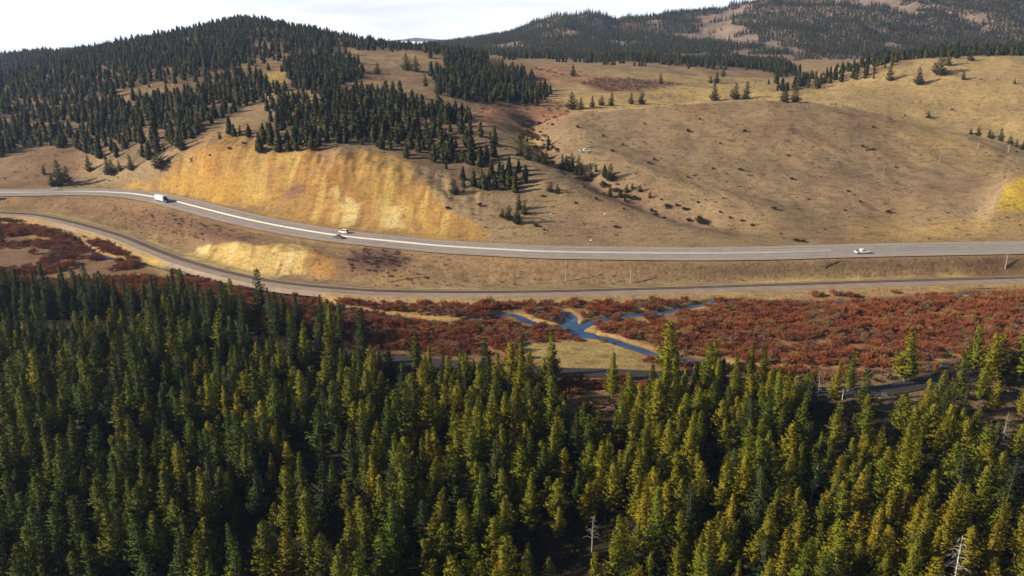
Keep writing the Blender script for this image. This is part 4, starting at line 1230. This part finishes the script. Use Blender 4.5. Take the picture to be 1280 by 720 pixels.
# ---- small dark shrubs on the bare hills
shrub_px = [(867, 220), (860, 222), (891, 212), (908, 218), (925, 213), (1087, 188), (1092, 188), (1083, 188), (1078, 184), (1091, 160), (996, 302), (1004, 303), (990, 225), (817, 200), (1110, 267), (1056, 264), (860, 262), (872, 254), (754, 171), (805, 178), (779, 182), (766, 190), (1270, 190),
            (722, 160), (690, 157), (676, 166), (672, 176), (680, 182), (690, 186), (696, 189), (668, 170), (663, 160), (660, 152), (668, 185), (812, 205), (846, 258), (856, 263), (826, 250), (1131, 145), (1045, 130), (1040, 131), (900, 266), (912, 273), (928, 277), (940, 283), (671, 284), (678, 246),
            (680, 288), (1150, 128), (1120, 210), (1060, 240), (968, 262), (1010, 250), (1075, 253), (1190, 138), (1226, 100), (900, 180), (930, 165), (985, 195), (860, 165), (875, 150), (805, 155), (730, 235), (745, 250), (720, 255), (820, 270), (780, 262), (770, 285), (600, 258), (560, 262), (240, 200), (262, 195), (286, 187), (305, 180), (210, 203)]
for k, (px, py) in enumerate(shrub_px):
    x, y, z = ground(px, py, 300)
    o = mobj('sagebrush', SAGES[k % 3]); o.location = (x, y, z); o.rotation_euler = (0, 0, k * 1.3); s = random.uniform(.45, .9); o.scale = (s * 1.15, s * 1.15, s)
    tag(o, 'small dark shrub dotted over the bare dry hillside', 'shrub', 'small dark shrubs on the bare hillside')
for k in range(44):
    q = gw[int((0.08 + 0.90 * (k + random.random()) / 44) * (len(gw) - 1))]
    x, y = q[0] + random.gauss(0, 3.5), q[1] + random.gauss(0, 3.5); z = float(hz(x, y)); s = random.uniform(.7, 1.7)
    o = mobj('gully_shrub', SAGES[k % 3]); o.location = (x, y, z); o.rotation_euler = (0, 0, k * 2.1); o.scale = (s, s, s)
    tag(o, 'dark shrub in the line of brush down the gully beside the bare dome', 'shrub', 'dark shrubs lining the gully')
for k in range(12):
    q = gw[int((0.35 + 0.5 * (k + random.random()) / 12) * (len(gw) - 1))]
    x, y = q[0] + random.gauss(0, 5), q[1] + random.gauss(0, 4); z = float(hz(x, y)); pr = FIRS[k % 6][0]; s = random.uniform(.3, .7)
    o = mobj('fir_tree', pr); o.location = (x, y, z - .1); o.rotation_euler = (0, 0, k * 1.7); o.scale = (s, s, s)
    tag(o, 'small young fir among the dark gully shrubs', 'fir tree', 'young firs among the gully shrubs')
# low brush filling the draw and the rosy meadow
bp = []
for poly, y0, y1, rad, pr_ in [([(440, 312), (490, 312), (520, 325), (505, 335), (470, 345), (430, 335)], 285, 330, 1.8, .5), ([(170, 262), (240, 270), (330, 296), (340, 304), (250, 302), (200, 286)], 300, 440, 3.0, .45), ([(420, 335), (560, 340), (560, 350), (430, 348)], 282, 320, 3, .3), ([(1020, 326), (1120, 322), (1270, 322), (1270, 332), (1030, 336)], 285, 320, 3, .35),
                              ([(725, 104), (755, 97), (800, 100), (850, 106), (800, 112), (760, 116)], 640, 900, 3.4, .8), ([(590, 135), (700, 125), (720, 148), (660, 158), (600, 150)], 480, 720, 5.0, .35), ([(660, 84), (720, 84), (730, 96), (690, 98)], 640, 980, 6, .4),
                              ([(655, 158), (668, 158), (700, 188), (760, 225), (905, 270), (900, 276), (750, 232), (690, 195), (660, 175)], 380, 560, 4, .6)]:
    xa = min((p[0] - 640) / F / .93 * y1 for p in poly) - 20; xb = max((p[0] - 640) / F / .93 * y1 for p in poly) + 20
    c = poisson(xa, xb, y0, y1, rad, 9); z = hz(c[:, 0], c[:, 1]); px, py = project(c[:, 0], c[:, 1], z)
    ok = (sdist(px, py, poly) + 2 * fbm(c[:, 0], c[:, 1], 12, 2, 130) > 0) & (rng.random(len(c)) < pr_)
    k_ = 0.5 if y0 < 320 else 1.0
    bp += [(x, y, zz, random.uniform(0, 6), k_ * random.uniform(.5, 1.2), random.randrange(2)) for x, y, zz in zip(c[ok, 0], c[ok, 1], z[ok])]
print('brush', len(bp))
scatter('low_brush', bp, MAUVES, 'mauve brown low brush in the draw and on the meadow', 'brush')


# coarse grass clumps on the bare hills, brush under the near forest
M['tuft'] = foliage_mat('dry_grass_clump', [(0.0, (0.14, 0.095, 0.055)), (0.5, (0.24, 0.165, 0.09)), (1.0, (0.36, 0.26, 0.13))], False, 0.1)
M['under'] = foliage_mat('forest_brush', [(0.0, (0.03, 0.036, 0.012)), (0.6, (0.06, 0.06, 0.018)), (1.0, (0.10, 0.07, 0.03))], False, 0.1)


def tuft_mesh(seed, mat, n, Ht, Rd):
    r = random.Random(seed); v = []; f = []
    for i in range(n):
        a = r.uniform(0, 6.28); q = r.uniform(0, .45) * Rd; p = Vector((math.cos(a) * q, math.sin(a) * q, -.05))
        b = p + Vector((math.cos(a) * Rd * r.uniform(.2, .8), math.sin(a) * Rd * r.uniform(.2, .8), Ht * r.uniform(.5, 1)))
        s_ = Vector((-math.sin(a), math.cos(a), 0)) * .16 * Rd; k = len(v)
        v.extend([tuple(p - s_), tuple(p + s_), tuple(b + s_ * .5), tuple(b - s_ * .5)]); f.append((k, k + 1, k + 2, k + 3))
    return np_mesh('grass_clump', v, f, [mat])


TUFTS = [tuft_mesh(700 + i, M['tuft'], 14, .6, .8) for i in range(3)]
c = poisson(-330, 620, 330, 900, 5.2, 45)
z = hz(c[:, 0], c[:, 1]); px, py = project(c[:, 0], c[:, 1], z)
dh = polydist(c[:, 0], c[:, 1], HW[::3, :2].tolist())
ok = (px > -20) & (px < 1300) & (dh > 15) & (c[:, 1] > np.interp(c[:, 0] / c[:, 1], HW[:, 0] / HW[:, 1], HW[:, 1])) & (fbm(c[:, 0], c[:, 1], 45, 3, 140) > -.25) & (rng.random(len(c)) < .7)
ok &= ~inpoly(px, py, OCH)
tp_ = [(x, y, zz, random.uniform(0, 6), random.uniform(.5, 1.5), random.randrange(3)) for x, y, zz in zip(c[ok, 0], c[ok, 1], z[ok])]
c = poisson(-260, 240, 282, 440, 3.0, 46); z = hz(c[:, 0], c[:, 1]); vv = c[:, 0] / c[:, 1]
dh = polydist(c[:, 0], c[:, 1], HW[::3, :2].tolist()); dq = polydist(c[:, 0], c[:, 1], RR[::3, :2].tolist())
ok = (dh > 13) & (dq > 7) & (c[:, 1] < np.interp(vv, HW[:, 0] / HW[:, 1], HW[:, 1])) & (c[:, 1] > np.interp(vv, RR[:, 0] / RR[:, 1], RR[:, 1])) & (fbm(c[:, 0], c[:, 1], 20, 3, 141) > -.1)
bx, by = project(c[:, 0], c[:, 1], z)
ok &= sdist(bx, by, BNK) < -4
tp_ += [(x, y, zz, random.uniform(0, 6), random.uniform(.4, 1.1), random.randrange(3)) for x, y, zz in zip(c[ok, 0], c[ok, 1], z[ok])]
print('tufts', len(tp_))
scatter('grass_clumps', tp_, TUFTS, 'dry coarse grass clumps speckling the bare hills and road banks', 'grass')
UND = [willow_mesh(750 + i, M['under'], h, w, 20) for i, (h, w) in enumerate([(1.3, 1.5), (.9, 1.8)])]
c = poisson(-200, 200, 64, 240, 3.2, 47); z = hz(c[:, 0], c[:, 1]); px, py = project(c[:, 0], c[:, 1], z)
drd = polydist(c[:, 0], c[:, 1], RD[::3, :2].tolist())
ok = (c[:, 1] < edge_at(c[:, 0] / c[:, 1]) + 8) & (drd > 5) & (px > -40) & (px < 1330) & (py < 800)
scatter('forest_undergrowth', [(x, y, zz, random.uniform(0, 6), random.uniform(.5, 1.2), random.randrange(2)) for x, y, zz in zip(c[ok, 0], c[ok, 1], z[ok])], UND, 'low dark brush on the forest floor between the pines', 'undergrowth')


# ---- bare dead trees
def snag(name, loc, Ht, lean, seed, label, mat='dead_wood', nb=34, brL=1.6):
    r = random.Random(seed)
    root = empty(name, loc, r.uniform(0, 6), lean[0], lean[1]); tag(root, label, 'dead tree')
    t = MB(); t.tube([(0, 0, -.4), (0.05, 0, Ht * .4), (-.05, .05, Ht * .75), (0, 0, Ht)], [.2, .15, .09, .02], 7); t.build('trunk', M[mat], root)
    b = MB()
    for i in range(nb):
        z = Ht * r.uniform(.3, .98); az = r.uniform(0, 6.28); L = brL * (1.15 - z / Ht) * r.uniform(.6, 1.3) + .25
        hd = Vector((math.cos(az), math.sin(az), 0)); p = Vector((0, 0, z))
        pts = [p, p + hd * L * .5 + Vector((0, 0, .12 * L)), p + hd * L + Vector((0, 0, -.25 * L))]
        b.tube(pts, [.045, .03, .012], 4)
        q = pts[1]; b.tube([q, q + (hd * .4 + Vector((-hd.y, hd.x, .1)) * r.choice([-1, 1]) * .5) * L * .6], [.025, .01], 3)
    b.build('branches', M[mat], root)
    return root


for (px, py, Ht, lean, seed, lb, L) in SNAGS:
    x, y, z = ground(px, py)
    snag('dead_tree', (x, y, z), Ht * (1 if seed in (1, 5) else 0.85), lean, seed, lb, 'dead_wood' if seed == 1 else 'dead_grey', brL=L, nb=46 if seed == 1 else 34)

# brush pile
x, y, z = ground(1275, 590)
mb = MB(); r = random.Random(3)
for i in range(70):
    a = r.uniform(-.6, .6); p = Vector((r.uniform(-4, 4), r.uniform(-2.5, 2.5), r.uniform(.1, 1.6))); d = Vector((math.cos(a), math.sin(a) * .7, r.uniform(-.2, .35))); L = r.uniform(1.5, 4.5)
    mb.tube([p - d * L / 2, p + d * L / 2], [.07, .03], 5)
o = mb.build('brush_pile', M['dead_wood']); o.location = (x, y, z); tag(o, 'pile of pale cut branches beside the pines', 'brush pile')


# ------------------------------------------------------------------ vehicles
def wheel_parts(root, x, y, r, w=0.26):
    o = MB(); o.cyl_y(0, 0, r, -w / 2, w / 2, 20); t = o.build('wheel', M['rubber'], root); t.location = (x, y, r)
    q = MB(); q.cyl_y(0, 0, r * .6, -w / 2 - .012, w / 2 + .012, 14); q.build('rim', M['rim'], t)


def place_on_road(o, path, x, off, direction=1, zadd=0.03):
    k = int(np.argmin(np.abs(path[:, 0] - x))); k = min(max(k, 1), len(path) - 2)
    d = path[k + 1, :2] - path[k - 1, :2]; d /= np.linalg.norm(d)
    n_ = np.array([-d[1], d[0]])
    p = path[k, :2] + n_ * off
    o.location = (p[0], p[1], path[k, 2] + zadd); o.rotation_euler = (0, 0, math.atan2(d[1], d[0]) + (0 if direction > 0 else math.pi))


def make_pickup(label, group=None):
    root = empty('pickup_truck', (0, 0, 0)); tag(root, label, 'pickup truck', group)
    b = MB()
    b.prism([(-2.85, .5), (-2.85, 1.12), (-0.75, 1.14), (2.0, 1.16), (2.75, 1.08), (2.88, .85), (2.88, .5), (2.3, .45), (-2.3, .45)], -.98, .98)
    b.build('body', M['white_paint'], root)
    c = MB()
    v = [(-.78, -.93, 1.14), (1.45, -.93, 1.16), (1.45, .93, 1.16), (-.78, .93, 1.14), (-.6, -.74, 1.86), (.62, -.74, 1.88), (.62, .74, 1.88), (-.6, .74, 1.86)]
    c.add(v, [(4, 5, 6, 7), (0, 1, 5, 4), (1, 2, 6, 5), (2, 3, 7, 6), (3, 0, 4, 7)]); c.build('cab', M['white_paint'], root)
    for pts in ([(1.36, -.78, 1.25), (1.36, .78, 1.25), (.74, .66, 1.80), (.74, -.66, 1.80)],):
        w = MB(); w.add([(p[0] + .05, p[1], p[2] + .02) for p in pts], [(0, 1, 2, 3)]); w.build('windshield', M['glass'], root)
    for s in (-1, 1):
        w = MB(); w.add([(-.6, s * .905, 1.26), (.05, s * .905, 1.26), (.05, s * .79, 1.76), (-.5, s * .79, 1.76)], [(0, 1, 2, 3)]); w.build('window', M['glass'], root)
        w = MB(); w.add([(.15, s * .905, 1.26), (1.12, s * .905, 1.27), (.6, s * .79, 1.78), (.15, s * .79, 1.76)], [(0, 1, 2, 3)]); w.build('window', M['glass'], root)
        w = MB(); w.box(2.86, 2.9, s * .75 - .16, s * .75 + .16, .78, .98); w.build('headlight', M['lamp_clear'], root)
        w = MB(); w.box(-2.88, -2.84, s * .86 - .08, s * .86 + .08, .72, 1.05); w.build('tail_light', M['lamp_red'], root)
    bed = MB(); bed.box(-2.7, -.9, -.8, .8, 1.125, 1.15); bed.build('bed', M['rubber'], root)
    bm_ = MB(); bm_.box(2.88, 2.98, -.9, .9, .45, .68, .02); bm_.box(-2.97, -2.87, -.9, .9, .45, .65, .02); bm_.build('bumper', M['chrome'], root)
    for x in (-1.75, 1.85):
        for y in (-.88, .88): wheel_parts(root, x, y, .41)
    return root


def make_car(label, suv=False, paint='white_paint'):
    root = empty('car', (0, 0, 0)); tag(root, label, 'car')
    h = 1.75 if suv else 1.46
    b = MB(); b.prism([(-2.3, .35), (-2.35, .62), (-2.25, .95), (-1.2, 1.0), (1.0, .98), (2.05, .84), (2.3, .62), (2.28, .35)], -.88, .88); b.build('body', M[paint], root)
    c = MB()
    x0, x1, x2, x3 = (-2.1, -1.85, .35, 1.2) if suv else (-1.75, -1.0, .2, 1.15)
    v = [(x0, -.84, .98), (x3, -.84, .97), (x3, .84, .97), (x0, .84, .98), (x1, -.66, h), (x2, -.66, h), (x2, .66, h), (x1, .66, h)]
    c.add(v, [(4, 5, 6, 7), (0, 1, 5, 4), (1, 2, 6, 5), (2, 3, 7, 6), (3, 0, 4, 7)]); c.build('cabin', M[paint], root)

    def quad(name, pts): w = MB(); w.add(pts, [(0, 1, 2, 3)]); w.build(name, M['glass'], root)

    def L(a, b_, t): return a + (b_ - a) * t
    e = .02
    quad('windshield', [(L(x3, x2, .1) + e, -.75, 1.03), (L(x3, x2, .1) + e, .75, 1.03), (L(x3, x2, .9) + e, .64, h - .06), (L(x3, x2, .9) + e, -.64, h - .06)])
    quad('rear_window', [(L(x0, x1, .2) - e, -.72, 1.08), (L(x0, x1, .2) - e, .72, 1.08), (L(x0, x1, .85) - e, .62, h - .08), (L(x0, x1, .85) - e, -.62, h - .08)])
    for s in (-1, 1):
        quad('window', [(L(x0, x1, .4) + .15, s * .835, 1.04), (L(x3, x2, .2) - .15, s * .835, 1.04), (L(x3, x2, .8) - .1, s * .71, h - .1), (x1 + .1, s * .71, h - .1)])
        w = MB(); w.box(2.24, 2.31, s * .65 - .17, s * .65 + .17, .62, .76); w.build('headlight', M['lamp_clear'], root)
        w = MB(); w.box(-2.37, -2.31, s * .68 - .16, s * .68 + .16, .68, .86); w.build('tail_light', M['lamp_red'], root)
    for x in (-1.4, 1.42):
        for y in (-.8, .8): wheel_parts(root, x, y, .34, .22)
    return root


def make_box_truck(label):
    root = empty('box_truck', (0, 0, 0)); tag(root, label, 'truck')
    b = MB(); b.box(-6.2, 3.2, -1.27, 1.27, 1.05, 3.9, .05); b.build('cargo_box', M['white_paint'], root)
    fr = MB(); fr.box(-6.0, 5.6, -.5, .5, .62, 1.02); fr.build('chassis', M['rubber'], root)
    c = MB(); c.prism([(3.45, .62), (3.45, 2.75), (4.7, 2.75), (5.2, 1.75), (6.3, 1.55), (6.45, 1.2), (6.45, .62)], -1.1, 1.1); c.build('cab', M['blue_paint'], root)
    f_ = MB(); f_.prism([(3.5, 2.77), (4.5, 2.77), (3.6, 3.6), (3.5, 3.6)], -1.0, 1.0); f_.build('wind_deflector', M['blue_paint'], root)
    w = MB(); w.add([(5.19, -.95, 1.85), (5.19, .95, 1.85), (4.78, .9, 2.64), (4.78, -.9, 2.64)], [(0, 1, 2, 3)]); w.build('windshield', M['glass'], root)
    for s in (-1, 1):
        w = MB(); w.add([(3.9, s * 1.106, 1.8), (4.95, s * 1.106, 1.8), (4.65, s * 1.106, 2.6), (3.9, s * 1.106, 2.6)], [(0, 1, 2, 3)]); w.build('window', M['glass'], root)
        w = MB(); w.box(6.44, 6.5, s * .85 - .15, s * .85 + .15, 1.0, 1.2); w.build('headlight', M['lamp_clear'], root)
    for x in (-4.8, -3.6, 5.3):
        for y in (-1.0, 1.0): wheel_parts(root, x, y, .5, .3)
    return root


t_ = make_box_truck('white box truck with dark cab in the near lane of the highway bend'); t_.scale = (.88,) * 3; place_on_road(t_, HW, at_z(214, 251, 8)[0], -4.6)
t_ = make_pickup('white pickup driving on the straight of the highway'); place_on_road(t_, HW, at_z(1071, 315, 10)[0], -4.8)
t_ = make_car('white car alone on the far lanes of the highway beside the dark firs'); place_on_road(t_, HW, at_z(68, 238, 8)[0], 6.5, -1)
t_ = make_car('white van like car on the far lanes below the ochre cut', True); place_on_road(t_, HW, at_z(424, 292, 9)[0], 5.2, -1)
t_ = make_car('grey car in the near lane passing below the ochre cut', False, 'grey_paint'); place_on_road(t_, HW, at_z(433, 297, 9)[0], -3.5, 1)
t_ = make_pickup('white pickup parked on the bare hillside behind the gully firs'); x, y, z = ground(731, 190, 300); t_.location = (x, y, z - .1); t_.rotation_euler = (0.06, 0, 0.1)


# ------------------------------------------------------------------ poles
def pole(px, py, hpx, label, pale=False, lean=0.0, arm=True, brace=False, r=.16, ymin=250):
    x, y, z = ground(px, py, ymin)
    d = y * cp - (z - H) * sp
    Ht = hpx * d / F * 1.05
    root = empty('utility_pole', (x, y, z), 0.15, 0, lean); tag(root, label, 'utility pole')
    m = M['pole_pale' if pale else 'pole_wood']
    b = MB(); b.tube([(0, 0, -.4), (0, 0, Ht * .5), (0, 0, Ht)], [r, r * .85, r * .65], 9); b.build('pole', m, root)
    if arm:
        c = MB(); c.box(-1.15, 1.15, -.06, .06, Ht - .62, Ht - .48); a = c.build('crossarm', m, root)
        for q in (-1.0, -.45, .45, 1.0):
            k = MB(); k.tube([(q, 0, Ht - .47), (q, 0, Ht - .3)], [.05, .035], 6); k.build('insulator', M['insulator'], a)
    if brace:
        c = MB(); c.tube([(0, 0, Ht * .62), (1.6, -.6, -.2)], [.07, .07], 6); c.build('brace', m, root)
    return root


pole(486, 353, 40, 'tall dark pole with crossarm on the dark brush patch', brace=True)
pole(643, 358, 23, 'short thin pole beside the railway', arm=False)
pole(707, 296, 24, 'dark pole with crossarm on the slope above the highway')
pole(788, 354, 20, 'pale braced pole beside the railway', True, brace=True)
pole(707, 352, 27, 'pale pole on the bank above the railway', True, arm=False)
pole(1173, 204, 16, 'pale pole high on the bare hill face', True, .1, arm=False, r=.1)
pole(1103, 226, 20, 'thin pale pole halfway up the bare hill', True, 0, arm=False, r=.08)
pole(1260, 191, 11, 'short white pole at the gully trees', True, 0)
pole(1222, 187, 8, 'tiny pale pole near the bare hill crest', True, 0, arm=False)
pole(1241, 263, 22, 'thin pale pole beside the yellow scar', True, 0, arm=False, r=.08)
pole(1075, 352, 15, 'pale pole leaning over the railway', True, -.38, arm=False)
pole(1031, 337, 17, 'thin dark pole on the slope below the highway', arm=False)
pole(1256, 338, 18, 'pale pole on the slope near the railway end', True, arm=True)
# guyed pole and board in the clearing
p_ = pole(1051, 512, 26, 'pole with guy wire at the clearing road', True, 0, True, ymin=100)
g_ = MB(); g_.tube([(0, 0, 5.2), (3.2, -.8, -.2)], [.03, .03], 5); g_.build('guy_wire', M['wire'], p_)
x, y, z = ground(1105, 499, 100)
sg = empty('notice_board', (x, y, z), 0.1); tag(sg, 'white blank board on two posts in the brown clearing', 'board')
b = MB(); b.box(-.8, .8, -.03, .03, .65, 1.85, .01); b.build('panel', M['white_paint'], sg)
for q in (-.7, .7):
    b = MB(); b.box(q - .05, q + .05, .032, .13, -.3, 1.9); b.build('post', M['pole_wood'], sg)


def boulder(px, py, s, label, seed, group=None):
    x, y, z = ground(px, py, 250); r = random.Random(seed)
    b = bmesh.new(); bmesh.ops.create_icosphere(b, subdivisions=3, radius=1)
    for v in b.verts: v.co *= 1 + .5 * float(fbm(v.co.x * 3 + seed * 9, v.co.y * 3 + v.co.z * 2, 2.0, 3, seed)); v.co.z *= .65
    me = bpy.data.meshes.new('boulder'); b.to_mesh(me); b.free(); me.materials.append(M['rock'])
    o = mobj('boulder', me); o.location = (x, y, z + .2 * s); o.scale = (s, s, s); tag(o, label, 'boulder', group)


boulder(739, 301, .6, 'white boulder in the grass above the highway', 1)
boulder(756, 268, .5, 'pale boulder higher on the grass slope', 2)
boulder(238, 202, .9, 'pale boulder at the top of the ochre cut', 3)
boulder(243, 200, .7, 'smaller pale boulder beside the one on the ochre cut', 4)

# ------------------------------------------------------------------ air
HAZE = 0.00007
if HAZE:
    b = MB(); b.box(-4200, 4200, -60, 6300, -3, 420)
    m = bpy.data.materials.new('haze'); m.use_nodes = True; nt = m.node_tree; nt.nodes.clear()
    out = nt.nodes.new('ShaderNodeOutputMaterial'); pv = nt.nodes.new('ShaderNodeVolumePrincipled')
    pv.inputs['Color'].default_value = (0.48, 0.63, 1.0, 1); pv.inputs['Density'].default_value = HAZE; pv.inputs['Anisotropy'].default_value = 0.2
    nt.links.new(pv.outputs[0], out.inputs['Volume'])
    tag(b.build('haze', m), kind='stuff')

# ------------------------------------------------------------------ light
EL = R(25); AZ = R(12)                       # sun from the left, a little behind the camera
sd = Vector((-math.cos(EL) * math.cos(AZ), -math.cos(EL) * math.sin(AZ), math.sin(EL)))
sl = bpy.data.lights.new('sun', 'SUN'); sl.energy = 5.0; sl.angle = R(0.5); sl.color = (1.0, 0.88, 0.68)
so = bpy.data.objects.new('sun', sl); COL.objects.link(so)
so.rotation_euler = sd.to_track_quat('Z', 'Y').to_euler(); so.location = (0, 0, 300)
w = bpy.data.worlds.new('World'); scene.world = w; w.use_nodes = True
nt = w.node_tree; nt.nodes.clear()
out = nt.nodes.new('ShaderNodeOutputWorld')
st = nt.nodes.new('ShaderNodeTexSky'); st.sky_type = 'NISHITA'; st.sun_disc = False; st.sun_elevation = EL
st.altitude = 1600; st.dust_density = 0.5
st.sun_rotation = math.atan2(sd.x, sd.y)
bg = nt.nodes.new('ShaderNodeBackground'); bg.inputs[1].default_value = 0.05
nt.links.new(st.outputs[0], bg.inputs[0])
# bank of thin bright cloud low over the horizon
tc = nt.nodes.new('ShaderNodeTexCoord')
sx = nt.nodes.new('ShaderNodeSeparateXYZ'); nt.links.new(tc.outputs['Generated'], sx.inputs[0])
mr = nt.nodes.new('ShaderNodeMapRange'); mr.inputs['From Min'].default_value = 0.11; mr.inputs['From Max'].default_value = 0.055
mr.interpolation_type = 'SMOOTHSTEP'; nt.links.new(sx.outputs[2], mr.inputs['Value'])
mpn = nt.nodes.new('ShaderNodeMapping'); mpn.inputs['Scale'].default_value = (1, 1, 9); nt.links.new(tc.outputs['Generated'], mpn.inputs[0])
cn = noise_node(nt, 3.2, 6, 0.55, mpn.outputs[0], 0.5)
cc = ramp(nt, cn.outputs[0], [(0.36, (0.70, 0.71, 0.74)), (0.5, (0.86, 0.865, 0.88)), (0.66, (1.0, 1.0, 1.0))])
bg2 = nt.nodes.new('ShaderNodeBackground'); bg2.inputs[1].default_value = 0.88; nt.links.new(cc, bg2.inputs[0])
ms = nt.nodes.new('ShaderNodeMixShader'); nt.links.new(mr.outputs[0], ms.inputs[0]); nt.links.new(bg.outputs[0], ms.inputs[1]); nt.links.new(bg2.outputs[0], ms.inputs[2])
nt.links.new(ms.outputs[0], out.inputs[0])

vs_ = scene.view_settings
scene.display_settings.display_device = 'sRGB'
vs_.view_transform = 'Standard'; vs_.look = 'None'; vs_.exposure = 0.8; vs_.gamma = 1.0; vs_.use_curve_mapping = False
scene.cycles.use_denoising = True
scene.cycles.max_bounces = 5; scene.cycles.diffuse_bounces = 2; scene.cycles.glossy_bounces = 2; scene.cycles.transmission_bounces = 2; scene.cycles.volume_bounces = 0
scene.cycles.transparent_max_bounces = 4
